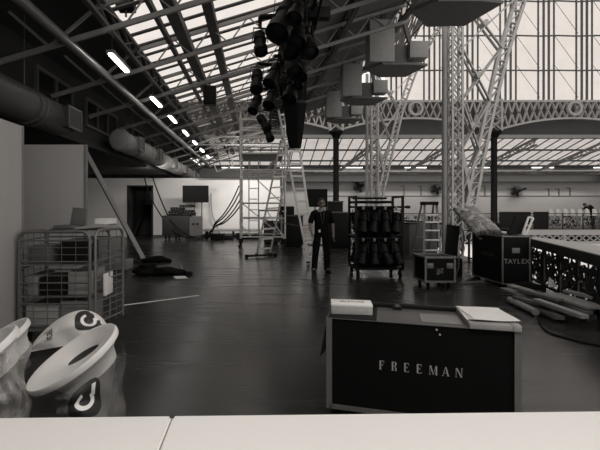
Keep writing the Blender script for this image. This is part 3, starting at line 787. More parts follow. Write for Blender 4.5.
boxthing(-2.48, -2.19, 4.96, 5.4, .538, .74, BLACK, 'wide black box on the middle shelf of the roll cage')
boxthing(-2.17, -1.92, 5.0, 5.5, .538, .80, CARD, 'tall brown box on the middle shelf of the roll cage')
boxthing(-2.63, -2.27, 4.95, 5.45, .172, .42, CARD, 'wide brown box on the bottom shelf of the roll cage')
boxthing(-2.25, -1.93, 4.98, 5.45, .172, .47, GREYP, 'grey box on the bottom shelf of the roll cage')
boxthing(-1.80, -1.77, 5.10, 5.36, .5, .76, PAPER, 'pale card panel hanging on the right side of the roll cage', 'card_panel', 'card', None)
m = M().box((-2.0, 5.3, ch + .04), (.46, .42, .03), Euler((0, -.10, 0)).to_matrix(), .004)
solo('flat_board', 'flat grey board lying across the top of the roll cage', 'board', m, CARD)
t = thing('open_case', 'small dark open case standing on top of the roll cage', 'case', (-2.15, 5.2, ch + .03))
M().box((-2.25, 5.2, ch + .045), (.24, .3, .035), None, .006).build('case_tray', CARDD, t)
M().box((-2.155, 5.26, ch + .165), (.17, .03, .21), Euler((-.18, .1, 0)).to_matrix(), .006).build('case_lid', CARDD, t)
t = thing('white_book', 'thick white book lying on the board on top of the roll cage', 'book', (-1.83, 5.28, ch + .07), -.1)
M().box((0, 0, .035), (.17, .24, .06), None, .003).build('page_block', PAPER, t, local=True)
M().box((0, 0, .068), (.178, .245, .006)).build('cover', PAPER, t, local=True)

# white plastic bins in polythene with printed marks
def loft(m_, rings):
    vs = [[m_.b.verts.new(p) for p in r] for r in rings]; n_ = len(vs[0])
    for a_, c_ in zip(vs, vs[1:]):
        for k_ in range(n_): m_.b.faces.new((a_[k_], a_[(k_ + 1) % n_], c_[(k_ + 1) % n_], c_[k_]))
    return vs
def bin_(loc, label, ty=-30, tx=15, zc=.73, R=.285):
    t = thing('plastic_bin', label, 'bin', loc, 0, 'white plastic bins at the lower left')
    H = Matrix.Translation((0, 0, zc)) @ Matrix.Rotation(math.radians(ty), 4, 'Y') @ Matrix.Rotation(math.radians(tx), 4, 'X')
    n_ = 44
    def ring(r, z, cy, sy): return [H @ Vector((r * math.cos(2 * PI * k_ / n_), cy + r * sy * math.sin(2 * PI * k_ / n_), z)) for k_ in range(n_)]
    m_ = M()
    loft(m_, [ring(.105, -.06, .10, .58), ring(.118, -.048, .098, .60), ring(.18, -.028, .055, .74), ring(.235, -.006, .015, .83), ring(R - .02, .012, 0, .84), ring(R - .006, .014, 0, .85), ring(R, 0, 0, .85), ring(R - .005, -.022, 0, .85), ring(R - .03, -.035, 0, .83), ring(.20, -.085, .03, .8), ring(.175, -.15, .04, .8)])
    m_.build('flared_lip', WPLAST, t, local=True, recalc=True)
    b_ = M()
    top_ = ring(.175, -.15, .04, .8); bot_ = [Vector((.15 * math.cos(2 * PI * k_ / n_), .14 * math.sin(2 * PI * k_ / n_), 0)) for k_ in range(n_)]
    vs = loft(b_, [[p.lerp(q_, i / 6) for p, q_ in zip(top_, bot_)] for i in range(7)]); b_.b.faces.new(vs[-1])
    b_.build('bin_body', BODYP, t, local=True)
    w_ = M(); vs = loft(w_, [ring(.105, -.06, .10, .58), ring(.10, -.22, .085, .62), ring(.09, -.27, .085, .62)]); w_.b.faces.new(vs[-1])
    w_.build('inner_well', DUCT, t, local=True)
    return t
YB = 2.45
c = W(73, 357, YB)
bin_((c.x, c.y, 0), 'front white plastic bin with wide tilted lip beside the white table', zc=c.z)
c2 = W(-12, 347, 2.75); bin_((c2.x, c2.y, 0), 'white plastic bin cut by the left edge of the photo, the farther one', -30, 14, c2.z)
c3 = W(-33, 361, 2.25); bin_((c3.x, c3.y, 0), 'white plastic bin at the left edge of the photo, the nearer one', -30, 14, c3.z)
# polythene bags with printed rings
def bag(fn, nu, nv, mt, label, name, marks, txt=None, lab2=None):
    o_ = fn(.5, 0); lo_ = min((fn(i / 8, j / 8) for i in range(9) for j in range(9)), key=lambda v: v.z)
    t = thing(name, label, 'bag', (o_.x, o_.y, lo_.z), 0, 'printed polythene bags round the bins')
    M().grid(fn, nu, nv).build('bag_film', mt, t, recalc=False)
    def off(u, v, d_):
        e_ = .01; a_ = fn(u + e_, v) - fn(u - e_, v); b_ = fn(u, v + e_) - fn(u, v - e_); n_ = a_.cross(b_).normalized()
        if n_.y > 0: n_ = -n_
        return fn(u, v) + n_ * d_
    for (u0, u1, v0, v1) in marks:
        uc, vc, ru, rv = (u0 + u1) / 2, (v0 + v1) / 2, (u1 - u0) / 2, (v1 - v0) / 2
        def sq(a_, k_):   # rounded square
            c_, s_ = math.cos(a_), math.sin(a_); p_ = (abs(c_) ** 3.2 + abs(s_) ** 3.2) ** (-1 / 3.2); return uc + ru * k_ * c_ * p_, vc + rv * k_ * s_ * p_
        m_ = M(); m_.grid(lambda a_, k_: off(*sq(a_ * 2 * PI, max(k_, .02)), .004), 32, 5); pr = m_.build('printed_mark', DTXT, t, recalc=False)
        m_ = M(); m_.grid(lambda a_, k_: off(uc + ru * (.36 + .24 * k_) * math.cos(PI * .62 + a_ * PI * 1.58), vc + rv * (.36 + .24 * k_) * math.sin(PI * .62 + a_ * PI * 1.58), .007), 24, 2)
        m_.grid(lambda a_, k_: off(uc + ru * (.42 + .24 * k_), vc + rv * (.15 + .55 * a_), .007), 4, 2); m_.build('printed_ring', PAPER, pr, recalc=False)
    return t, off
def fn_front(u, v):
    x = 56 + 68 * u + 3 * math.sin(v * 9) * (u - .3); yt = 397 - 50 * u
    w_ = math.sin(u * 11 + v * 4) * .012 + math.sin(v * 13 + u * 5) * .010
    return W(x, 422 - (422 - yt) * v + 3 * math.sin(u * 8) * v, 2.08 + .22 * u * u - .05 * math.sin(PI * min(1, max(0, u))) + w_)
bag(fn_front, 26, 22, FILM, 'clear polythene bag with a large dark printed ring, hanging in front of the front bin', 'polythene_bag', [(.18, .66, .10, .82)])
def fn_back(u, v):
    x = 30 + 80 * u; yb = 352 - 14 * u; yt = yb - 31 * max(0, math.sin(PI * min(1, max(0, u)) ** 1.35)) ** .5 - 2
    return W(x, yb + (yt - yb) * v, 2.86 + .14 * max(0, v - .55) / .45 * max(0, v - .55) / .45 - .09 * math.sin(u * PI) + .008 * math.sin(u * 15 + v * 5))
tb, off = bag(fn_back, 24, 12, WPLAST, 'white printed plastic bag bulging up behind the front bin', 'plastic_bag', [(.56, .90, .38, .97)])
me = text_mesh('ital', .10, Matrix(), 1.0, .0)
for v in me.b.verts:
    u_ = .24 - v.co.y * 1.5; v_ = .58 + v.co.x * 3.6
    v.co = off(u_, v_, .005)
me.build('printed_word', DTXT, tb, recalc=False)
def fn_left(u, v):
    x = -14 + 42 * u; y = 420 - 74 * v
    return W(x + 4 * math.sin(v * 8), y + 8 * math.sin(u * 6) * v, 2.2 + .14 * u - .1 * math.sin(PI * u) + .016 * math.sin(u * 13 + v * 6) + .012 * math.sin(v * 15))
bag(fn_left, 22, 22, FILM2, 'crinkled clear polythene bag round the bins at the left edge', 'polythene_bag', [])

# ================================================================== FOREGROUND
def table(x0, x1, label, yf0, yf1):
    t = thing('white_table', label, 'table', ((x0 + x1) / 2, 1.2, 0), 0, 'white tables in the foreground')
    m_ = M(); zt_, th = .75, .035
    P = [(x0, .95), (x1, .95), (x1, yf1), (x0, yf0)]
    lo_ = [m_.b.verts.new((x, y, zt_ - th)) for x, y in P]; hi_ = [m_.b.verts.new((x, y, zt_)) for x, y in P]
    m_.b.faces.new(lo_[::-1]); m_.b.faces.new(hi_)
    for i in range(4):
        j = (i + 1) % 4; m_.b.faces.new((lo_[i], lo_[j], hi_[j], hi_[i]))
    bmesh.ops.bevel(m_.b, geom=m_.b.edges[:], offset=.008, segments=3, affect='EDGES')
    m_.build('tabletop', WTABLE, t)
    m_ = M().span(x0 + .08, x1 - .08, 1.03, 1.06, .66, .713).span(x0 + .08, x1 - .08, yf0 - .12, yf0 - .09, .66, .713); m_.build('apron', GREYP, t)
    for x in (x0 + .09, x1 - .09):
        for y in (1.045, yf0 - .105): M().tube((x, y, 0), (x, y, .715), .018, 10).build('leg', GALV, t)
table(-1.75, -.3235, 'white table in the foreground, left of the seam', 1.63, 1.663)
table(-.318, 1.9, 'white table in the foreground, the wide one right of the seam', 1.664, 1.715)

# big black case lettered FREEMAN
fl_, fr_ = Vector((.515, 3.16, 0)), Vector((1.715, 2.80, 0)); dx = (fr_ - fl_); Lc = dx.length; ang = math.atan2(dx.y, dx.x)
t = thing('flight_case', 'large black case with silver edges lettered FREEMAN, in front of the white table', 'flight case', fl_, ang)
D, z0, z1 = .52, .085, .745
M().span(.012, Lc - .012, .012, D - .012, z0 + .01, z1 - .01).build('case_body', BOARD, t, local=True)
for x in (.018, Lc - .018):
    for y in (.018, D - .018): M().span(x - .02, x + .02, y - .02, y + .02, z0, z1).build('edge_strip', ALUD, t, local=True)
for y in (.01, D - .01): M().span(.02, Lc - .02, y - .012, y + .012, z0, z0 + .03).build('base_strip', STEELD, t, local=True)
for x in (.01, Lc - .01): M().span(x - .012, x + .012, .02, D - .02, z0, z0 + .03).build('base_strip', STEELD, t, local=True)
for x in (.745, .765): M().ball((x, -.004, z1 - .03 - (x - .745) * 1.6), .008, None, 8, 5).build('rivet', GREYTXT, t, local=True)
M().span(0, Lc, 0, D, z1 - .008, z1 - .0005, .002).build('lid', mat('lid_laminate', .10, .45, noise=.2), t, local=True)
M().span(.01, Lc - .28, D - .075, D - .01, z1, z1 + .028, .004).build('lid_rim', BLACK, t, local=True)
M().span(.01, .35, .005, D - .09, z1, z1 + .004).build('black_patch', BLACK, t, local=True)
lt = M().box((.50, D - .11, z1 + .012), (.07, .055, .024), None, .004).build('latch', IRON, t, local=True)
M().box((.50, D - .11, z1 + .028), (.03, .07, .008), None, .002).build('latch_tongue', STEELD, lt, local=True)
for x in (.0,): M().slab([(-.002, .08, .5), (-.002, .3, .68), (-.03, .3, .68), (-.06, .08, .42)], .01).build('side_flap', BLACK, t, local=True)
def castor(x, y, par, h, local=True, mt=RUBBER):
    m_ = M().lathe([(.02, -.02), (h * .38, -.02), (h * .4, 0), (h * .38, .02), (.02, .02)], Matrix.Translation((x, y, h * .4)) @ Matrix.Rotation(PI / 2, 4, 'Y'), 16)
    m_.box((x, y, h - .006), (.08, .08, .012)).bar((x - .03, y, h * .4), (x - .03, y, h), .006, .03).bar((x + .03, y, h * .4), (x + .03, y, h), .006, .03)
    m_.build('castor', mt, par, local=local)
for x in (.12, Lc - .12):
    for y in (.1, D - .1): castor(x, y, t, .085)
# stencil-like didone letters: heavy strokes and hairlines
GL = {'F': [((0, 0), (.20, 0), (.20, 1), (0, 1)), ((.2, .95), (.62, .95), (.62, 1), (.2, 1)), ((.56, .72), (.62, .72), (.62, .96), (.59, .96)), ((.2, .5), (.42, .5), (.42, .54), (.2, .54)), ((-.08, 0), (.28, 0), (.28, .035), (-.08, .035)), ((.40, .38), (.44, .38), (.44, .66), (.40, .66))],
      'E': [((0, 0), (.20, 0), (.20, 1), (0, 1)), ((.2, .95), (.62, .95), (.62, 1), (.2, 1)), ((.56, .76), (.62, .76), (.62, .96), (.59, .96)), ((.2, .5), (.42, .5), (.42, .54), (.2, .54)), ((.2, 0), (.64, 0), (.64, .05), (.2, .05)), ((.6, .04), (.64, .04), (.64, .26), (.58, .06)), ((.40, .40), (.44, .40), (.44, .64), (.40, .64))],
      'R': [((0, 0), (.20, 0), (.20, 1), (0, 1)), ((.2, .95), (.5, .95), (.45, 1), (.2, 1)), ((.44, .56), (.62, .62), (.66, .78), (.6, .95), (.46, 1)), ((.2, .5), (.46, .5), (.46, .55), (.2, .55)), ((.42, .5), (.56, .46), (.7, 0), (.5, 0)), ((-.08, 0), (.28, 0), (.28, .035), (-.08, .035))],
      'M': [((0, 0), (.05, 0), (.05, 1), (0, 1)), ((.0, 1), (.22, 1), (.52, 0), (.44, 0)), ((.44, 0), (.5, 0), (.84, 1), (.8, 1)), ((.78, 0), (.98, 0), (.98, 1), (.78, 1)), ((-.1, 0), (.15, 0), (.15, .035), (-.1, .035)), ((.72, 0), (1.05, 0), (1.05, .035), (.72, .035))],
      'A': [((0, 0), (.06, 0), (.40, 1), (.34, 1)), ((.34, 1), (.48, 1), (.84, 0), (.62, 0)), ((.15, .3), (.6, .3), (.59, .34), (.17, .34)), ((-.1, 0), (.14, 0), (.14, .035), (-.1, .035)), ((.56, 0), (.9, 0), (.9, .035), (.56, .035))],
      'N': [((0, 0), (.06, 0), (.06, 1), (0, 1)), ((0, 1), (.2, 1), (.78, 0), (.64, 0)), ((.72, 0), (.78, 0), (.78, 1), (.72, 1)), ((-.1, 0), (.16, 0), (.16, .035), (-.1, .035)), ((.62, .965), (.88, .965), (.88, 1), (.62, 1))]}
hL = .062
for i, chn in enumerate('FREEMAN'):
    xx = .372 + i * .0825; tx = M()
    for poly in GL[chn]:
        tx.prism([(px_ * hL * .78, py_ * hL) for px_, py_ in poly], Matrix.Translation((xx, .0118, .402)) @ Matrix.Rotation(PI / 2, 4, 'X'), .002)
    tx.build('letter', WTXT, t, local=True)
# white carton with print on top
c = G(333, 314, z1 + .005)
t = thing('white_carton', 'white printed carton lying on the left end of the black lettered case', 'box', (.565, 3.245, z1 + .0045), ang + .13)
w_, d_, h_ = .30, .17, .075
M().box((w_ / 2, d_ / 2, h_ / 2 - .006), (w_, d_, h_ - .012), None, .003).build('carton_base', mat('carton_grey', .40, .7, noise=.25, scale=30), t, local=True)
M().box((w_ / 2, d_ / 2, h_ - .008), (w_ + .004, d_ + .004, .018), None, .003).build('carton_lid', PAPER, t, local=True)
tm = text_mesh('Vanitta', .048, Matrix.Translation((w_ * .56, d_ * .56, h_ + .0018)), 1.15)
tm.prism([(0, -.016), (.016, .002), (.012, .012), (.004, .012), (0, .006), (-.004, .012), (-.012, .012), (-.016, .002)], Matrix.Translation((w_ * .27, d_ * .58, h_ + .001)), .0015)
tm.build('print', DTXT, t, local=True)
# tray with papers at right end
Rz = Matrix.Rotation(ang, 3, 'Z'); tp = fl_ + Rz @ Vector((Lc - .165, D * .5 - .02, 0))
t = thing('shallow_tray', 'shallow pale tray on the right end of the black lettered case', 'tray', (tp.x, tp.y, z1 + .001), ang + .03)
M().box((0, 0, .018), (.30, .53, .036), None, .004).build('tray_body', CARD, t, local=True)
M().box((.13, -.235, .02), (.05, .07, .044), None, .006).build('corner_guard', GREYTXT, t, local=True)
for i in range(3):
    ph = i * 2
    Rm = Matrix.Translation((tp.x - .008 + .008 * i, tp.y + .01 - .012 * i, z1 + .040 + i * .005)) @ Matrix.Rotation(ang + .02 + .05 * i, 4, 'Z')
    def fs(u, v): return Rm @ Vector(((u - .5) * .285, (v - .5) * .40, .003 * math.sin(u * 7 + ph) * math.sin(v * 5 + ph) + .003))
    solo('paper_sheet', ('white paper sheet on the shallow tray, lowest of the three', 'white paper sheet on the shallow tray, middle of the three', 'white crumpled paper sheet on the shallow tray, topmost')[i], 'paper', M().grid(fs, 14, 10), PAPER, 'papers on the shallow tray')
gb = fl_ + Rz @ Vector((Lc - .47, .17, 0))
solo('grey_board', 'thin grey board lying beside the tray on the black lettered case', 'board', M().box((gb.x, gb.y, z1 + .004), (.26, .24, .006), Euler((0, 0, ang)).to_matrix()), GREYP)

# ================================================================== MIDDLE DISTANCE LEFT
Yc = 20.3
x0, x1 = W(162, 0, Yc).x, W(189, 0, Yc).x
t = thing('equipment_trolley', 'grey wheeled equipment case in front of the white end wall', 'trolley', ((x0 + x1) / 2, Yc, 0))
M().span(x0, x1, Yc, Yc + 1.1, .2, 1.14, .01).build('case_body', DKWALL, t)
rs = M().slab([(x1 + .005, Yc + .05, .2), (x1 + .55, Yc + .35, .2), (x1 + .55, Yc + .35, 1.1), (x1 + .005, Yc + .05, 1.1)], .03); rs.span(x1, x1 + .5, Yc + .38, Yc + 1.1, .2, 1.1); rs.build('side_case', STEELD, t)
hd = M()
for dxh in (.18, .36): hd.box((x1 + dxh, Yc + .05 + dxh * .545 - .03, .75), (.1, .04, .08), Euler((0, 0, .5)).to_matrix())
hd.build('side_handle', BLACK, t)
for x in (x0 + .15, (x0 + x1) / 2, x1 - .12):
    for y in (Yc + .15, Yc + .95): M().lathe([(.02, -.03), (.085, -.03), (.085, .03), (.02, .03)], Matrix.Translation((x, y, .09)) @ Matrix.Rotation(PI / 2, 4, 'Y'), 14).bar((x, y, .09), (x, y, .21), .06, .05).build('castor', RUBBER, t)
for i, (px0, px1, za, zb) in enumerate(((169, 183, 1.14, 1.36), (182, 195, 1.14, 1.30), (171, 184, 1.365, 1.54), (180, 194.5, 1.545, 1.66), (183, 194, 1.305, 1.42))):
    xa_, xb_ = W(px0, 0, Yc + .3).x, W(px1, 0, Yc + .3).x
    lb = ('black amplifier on the wheeled case, bottom left of the stack', 'black amplifier on the wheeled case, bottom right of the stack', 'black amplifier on the wheeled case, middle left of the stack', 'black amplifier on top of the stack under the wall screen', 'thin black amplifier in the middle right of the stack')[i]
    u = thing('amplifier', lb, 'amplifier', ((xa_ + xb_) / 2, Yc + .4, za), 0, 'stacked equipment on the wheeled case')
    M().span(xa_, xb_, Yc + .15, Yc + .7, za, zb - .005, .008).build('housing', BLACK, u)
    M().span(xa_ + .02, xb_ - .02, Yc + .135, Yc + .155, za + .02, zb - .03).build('front_plate', IRON, u)
    for q_ in range(3): M().lathe([(.02, 0), (.02, .03)], Matrix.Translation((xa_ + .12 + q_ * .13, Yc + .14, (za + zb) / 2)) @ Matrix.Rotation(PI / 2, 4, 'X'), 10).build('knob', GREYP, u)
def screen(px0, px1, py0, py1, Y, label, legs=True):
    a, b = W(px0, py1, Y), W(px1, py0, Y); t = thing('flat_screen', label, 'screen', ((a.x + b.x) / 2, Y, 0), 0, 'black screens on stands')
    sc = M().span(a.x, b.x, Y, Y + .07, a.z, b.z, .008).build('screen_housing', BLACK, t)
    M().span(a.x + .025, b.x - .025, Y - .004, Y + .002, a.z + .03, b.z - .025).build('display', SCREEN, sc)
    xm = (a.x + b.x) / 2
    for dxs in (-.06, .30): M().tube((xm + dxs, Y + .12, .03), (xm + dxs, Y + .12, a.z + .2), .03, 10).build('pole', GALV, t)
    M().span(xm - .35, xm + .5, Y - .15, Y + .4, 0, .03, .01).build('base_plate', IRON, t)
screen(182.5, 208.5, 185.5, 202.5, 21.6, 'black flat screen on a pole stand in front of the white end wall')
screen(306.5, 327.5, 189, 207, 17.5, 'black flat screen behind the man, right of the tall stepladder')
# hanging cables
def cable(pts_, r, label, mt=RUBBER, name='cable', group='hanging cables'):
    P = [Vector(p) for p in pts_]; out = []
    for i in range(len(P) - 1):     # catmull-rom
        p0, p1, p2, p3 = P[max(0, i - 1)], P[i], P[i + 1], P[min(len(P) - 1, i + 2)]
        for s_ in range(8):
            u = s_ / 8; out.append(.5 * ((2 * p1) + (p2 - p0) * u + (2 * p0 - 5 * p1 + 4 * p2 - p3) * u * u + (3 * p1 - p0 - 3 * p2 + p3) * u ** 3))
    out.append(P[-1])
    solo(name, label, 'cable', M().path(out, r, 6), mt, group)
cable([W(144, 176, 21.5), W(150, 196, 21.3), W(162, 217, 20.9), W(175, 232, 20.2), W(190, 239, 20.1), G(205, 240.5)], .03, 'dark cable hanging by the doorway, leftmost of the pair, trailing over the wheeled case')
cable([W(152, 176, 21.5), W(157, 190, 21.3), W(164, 207, 21), W(172, 222, 20.2), W(186, 234, 20.1), G(200, 239.5)], .03, 'dark cable hanging by the doorway, right one of the pair')
for i, (pa, pb) in enumerate((((239, 186), 208), ((240, 192), 204), ((240, 200), 202), ((240, 206), 198))):
    lb = 'dark cable sweeping down from the scaffold tower to the floor, %s from the top' % ('first', 'second', 'third', 'fourth')[i]
    cable([W(pa[0], pa[1], 17.5), W(pa[0] - 7, pa[1] + 15 - 2 * i, 18), W(pa[0] - 16, pa[1] + 29 - 4 * i, 18.6), W(pa[0] - 25, pa[1] + 39 - 6 * i, 19.2), G(pb + 3, 238 + i * .7), G(pb - 8, 239.3 + i * .6)], .028, lb)
cable([W(211, 193, 22.3), W(211.3, 205, 22.3), W(212.5, 216, 22.3), W(216, 224, 22.3), G(221, 237)], .03, 'pair of pale cables running down the white end wall', STEEL)
# things on floor under the cables
a = G(211, 240); boxd = thing('black_case', 'low black case on the floor under the sweeping cables', 'case', (a.x + .25, 20.3, 0))
M().span(a.x, a.x + .62, 20.0, 20.5, .0, .27, .02).build('case_body', BLACK, boxd); M().span(a.x - .03, a.x + .68, 19.97, 20.53, .27, .31, .01).build('lid', IRON, boxd)
pl = thing('low_platform', 'low grey platform on the floor along the white end wall', 'platform', (-1.2, 21.7, 0))
M().span(W(203, 0, 21.6).x, W(262, 0, 21.6).x, 21.5, 22.3, .34, .44, .01).build('deck', STEEL, pl)
for x in (W(206, 0, 21.6).x, W(233, 0, 21.6).x, W(259, 0, 21.6).x):
    for y in (21.6, 22.2): M().bar((x, y, 0), (x, y, .34), .08).build('leg', IRON, pl)
b = M().span(W(222, 0, 20.6).x, W(233, 0, 20.6).x, 20.5, 20.9, 0, .2, .02); solo('small_crate', 'small dark crate on the floor right of the low black case', 'crate', b, IRON)
b = M().span(W(236, 0, 20.9).x, W(258, 0, 20.9).x, 20.9, 21.3, 0, .28, .02); solo('dark_crate', 'dark crate on the floor behind the scaffold tower castors', 'crate', b, BLACK)
# things in doorway
for i, (pxa, pxb) in enumerate(((133, 149), (137, 151))):
    p, q = W(pxa, 238, YW + .7), W(pxb, 200 - 6 * i, YW + 1.45); p.z = .02
    solo('dark_pole', ('dark pole leaning inside the doorway, left one', 'dark pole leaning inside the doorway, right one')[i], 'pole', M().bar(p, q, .09), IRON if i else DKWALL, 'poles in the doorway')
sp = W(149, 198, 21.9); spk = thing('wall_speaker', 'black speaker hung beside the doorway of the white end wall', 'speaker', (sp.x, sp.y, sp.z - .35))
M().box(sp, (.38, .4, .62), Euler((.2, 0, 0)).to_matrix(), .03).build('cabinet', BLACK, spk); M().tube(sp + Vector((0, .15, .1)), (sp.x, YW + .05, sp.z + .2), .04).build('bracket', IRON, spk)

# ================================================================== SCAFFOLD TOWER AND LADDERS
Ya, Yb = 15.5, 17.2
xl, xr = W(240.5, 0, Ya).x, W(285, 0, Ya).x; ztop = 4.95
t = thing('scaffold_tower', 'tall aluminium scaffold tower on castors left of the stepladder', 'scaffold tower', ((xl + xr) / 2, (Ya + Yb) / 2, 0))
for x in (xl, xr):
    fr = M(); zt_ = ztop if x == xl else ztop - .1
    for y in (Ya, Yb): fr.tube((x, y, .2), (x, y, zt_), .034, 8)
    z = .5
    while z < zt_: fr.tube((x, Ya, z), (x, Yb, z), .024, 6); z += .44
    fr.build('end_frame', ALU, t)
for py in (119.5, 130.5, 136.5, 147, 153.5, 170, 203, 218.5, 237): 
    z = W(0, py, Ya).z; 
    for y in (Ya, Yb): M().tube((xl, y, z), (xr, y, z), .027, 6).build('guard_rail', ALU, t)
for p, q in (((xl, Yb, 1.7), (xr, Yb, .4)), ((xl, Yb, 3.2), (xr, Yb, 1.7)), ((xl, Ya, .95), (xl + .4, Ya, .45)), ((xr, Ya, .35), (xl + .9, Ya, 1.5))): M().tube(p, q, .022, 6).build('diagonal_brace', ALU, t)
zp = W(0, 154, Ya).z
M().span(xl + .05, xr - .05, Ya + .05, Yb - .05, zp - .05, zp).build('platform_deck', WOODD, t)
lad = M(); xa_, xb_ = W(249, 0, Yb).x, W(258.5, 0, Yb).x
for x in (xa_, xb_): lad.tube((x, Yb - .15, .45), (x, Yb - .15, zp), .022, 6)
z = .6
while z < zp: lad.tube((xa_, Yb - .15, z), (xb_, Yb - .15, z), .018, 6); z += .42
lad.build('inner_ladder', ALU, t)
for x in (xl, xr):
    for y in (Ya, Yb):
        c_ = M().lathe([(.03, -.025), (.10, -.025), (.10, .025), (.03, .025)], Matrix.Translation((x - .04, y, .10)) @ Matrix.Rotation(PI / 2 - .3, 4, 'Y'), 16)
        c_.tube((x, y, .12), (x, y, .42), .045, 8).box((x, y, .30), (.12, .12, .06)); c_.build('castor', IRON, t)
# second far tower frame seen through (small ladder section) on top: amber boards
# tall combination stepladder
t = thing('tall_stepladder', 'tall aluminium stepladder standing left of the man', 'ladder', (.9, 12.6, 0))
def ladder(name, f1, f2, t1, t2, n_, ext=0.0, w=.055, rung=.036):
    f1, f2, t1, t2 = map(Vector, (f1, f2, t1, t2)); m_ = M()
    T1, T2 = t1 + (t1 - f1) * ext, t2 + (t2 - f2) * ext
    
    for p_, q_ in ((f1, T1), (f2, T2)): M().bar(p_, q_, w, .085).build(name + '_rail', ALU, t)
    for i in range(n_):
        u = (i + .6) / n_ * (1 + ext); M().bar(f1 + (t1 - f1) * u, f2 + (t2 - f2) * u, .06, .05).build('rung', ALU, t)
    
    for p_ in (f1, f2): M().box(p_ + Vector((0, 0, .02)), (.10, .11, .05)).build('rubber_foot', RUBBER, t)
F1 = G(308.3, 264); F2 = G(315.5, 260.5); T1 = W(284, 138, 12.55); T2 = W(298, 138, 12.75)
for v in (F1, F2): v.z = .03
ladder('front', F1, F2, T1, T2, 12, .24)
B1 = G(256.5, 256.5); B2 = G(270, 255.5)
for v in (B1, B2): v.z = .05
ladder('rear', B1, B2, W(281, 140, 12.7), W(293, 139, 12.9), 11, 0.0)
s1, s2 = G(246.5, 258), G(275.5, 256.5); s1.z = s2.z = .06
M().bar(s1, s2, .07, .06).build('stabiliser_bar', IRON, t)
for s_ in (s1, s2): M().box((s_.x, s_.y, .05), (.10, .14, .10), None, .01).build('stabiliser_foot', RUBBER, t)
M().bar(W(283, 138, 12.6), W(297, 138, 12.8), .09, .12).build('hinge_bar', ALUD, t)
M().tube(F1.lerp(T1, .28), B1.lerp(Vector(W(281, 140, 12.7)), .32), .012).build('stay', ALUD, t)
# small stepladder
t = thing('small_stepladder', 'small aluminium stepladder standing behind the flight case with round-cornered silver edges', 'ladder', (5.1, 13.1, 0))
a0, a1, b0, b1 = W(424.5, 205, 12.8), W(436.5, 205, 12.8), G(424, 263.5), G(441.5, 263.5)
for p, q in ((b0, a0), (b1, a1)): M().bar(p, q, .06, .06).build('front_rail', ALUD, t)
for py in (215.5, 223, 231.5, 241, 251):
    u = (263.5 - py) / 58.5; p, q = b0.lerp(a0, u), b1.lerp(a1, u); M().bar(p, q, .15, .035).build('tread', ALU, t)
c0, c1 = G(410.5, 257.5), G(428, 257.5); rr = M().bar(c0, a0 + Vector((-.05, .1, 0)), .04, .05).bar(c1, a1 + Vector((-.05, .1, 0)), .04, .05)
for u in (.15, .4, .65): rr.bar(c0.lerp(a0, u), c1.lerp(a1, u), .03, .03)
rr.build('rear_frame', ALUD, t)
mid = (a0 + a1) / 2; M().box(mid + Vector((-.02, .05, .05)), (.44, .3, .10), None, .01).build('top_cap', BLACK, t)

# ================================================================== CENTRE / RIGHT
# lantern trolley
Yt = 9.9; xl, xr = W(352.5, 0, Yt).x, W(397.5, 0, Yt).x
t = thing('lantern_trolley', 'tall black wheeled trolley hung with black lanterns, beside the man', 'trolley', ((xl + xr) / 2, Yt, 0))
zt_ = EH + (207 - 197) / F * Yt
for x in (xl, xr):
    fr = M()
    for y in (Yt - .35, Yt + .35): fr.bar((x, y, .15), (x, y, zt_), .05)
    fr.bar((x, Yt - .35, zt_), (x, Yt + .35, zt_), .05).bar((x, Yt - .35, .9), (x, Yt + .35, .9), .04).bar((x, Yt - .35, .2), (x, Yt + .35, .2), .05); fr.build('end_frame', BLACKM, t)
for y in (Yt - .33, Yt, Yt + .33):
    M().tube((xl, y, 1.66), (xr - .25, y, 1.66), .03).build('hanging_bar', BLACKM, t)
    M().tube((xl, y, 1.55), (xr, y, 1.55), .022).build('hanging_bar', BLACKM, t)
    M().tube((xl, y, .85), (xr, y, .85), .024).build('hanging_bar', BLACKM, t)
M().tube((xl, Yt, zt_ - .03), (xr - .25, Yt, zt_ - .03), .025).build('top_bar', BLACKM, t)
M().span(xl, xr, Yt - .36, Yt + .36, .16, .21).build('base_shelf', BLACKM, t)
for x in (xl + .05, xr - .05):
    for y in (Yt - .32, Yt + .32): M().lathe([(.02, -.025), (.07, -.025), (.07, .025), (.02, .025)], Matrix.Translation((x, y, .07)) @ Matrix.Rotation(PI / 2, 4, 'Y'), 14).bar((x, y, .07), (x, y, .17), .05, .04).build('castor', RUBBER, t)
def lantern_parts(t, c, s=1.0, aim=(0, -1, -.3), drop=.22):
    """theatre lantern hanging from a hook clamp at c"""
    c = Vector(c); A = Vector(aim).normalized(); b = c - Vector((0, 0, drop * s))
    x, y, d = basis(A); Mx = Matrix.Translation(b) @ Matrix((x, y, d)).transposed().to_4x4()
    M().lathe([(.05 * s, -.2 * s), (.095 * s, -.18 * s), (.105 * s, -.02 * s), (.085 * s, .0), (.085 * s, .14 * s), (.11 * s, .15 * s), (.11 * s, .25 * s), (.098 * s, .25 * s), (.09 * s, .2 * s)], Mx, 18).build('lantern_body', BLACKM, t)
    M().lathe([(.092 * s, .205 * s), (.05 * s, .222 * s), (.0, .228 * s)], Mx, 16).build('lens', IRON, t)
    yk = M()
    for sg in (-1, 1): yk.bar(b + x * sg * .125 * s, Vector((c.x, c.y, c.z - .02)) + x * sg * .10 * s, .012, .035 * s)
    yk.bar(c - x * .11 * s + Vector((0, 0, -.02)), c + x * .11 * s + Vector((0, 0, -.02)), .035 * s, .012); yk.build('yoke', IRON, t)
    M().box(c + Vector((0, 0, .025)), (.05 * s, .05 * s, .07 * s), None, .008).build('hook_clamp', GALV, t)
rn = random.Random(4); li = 0
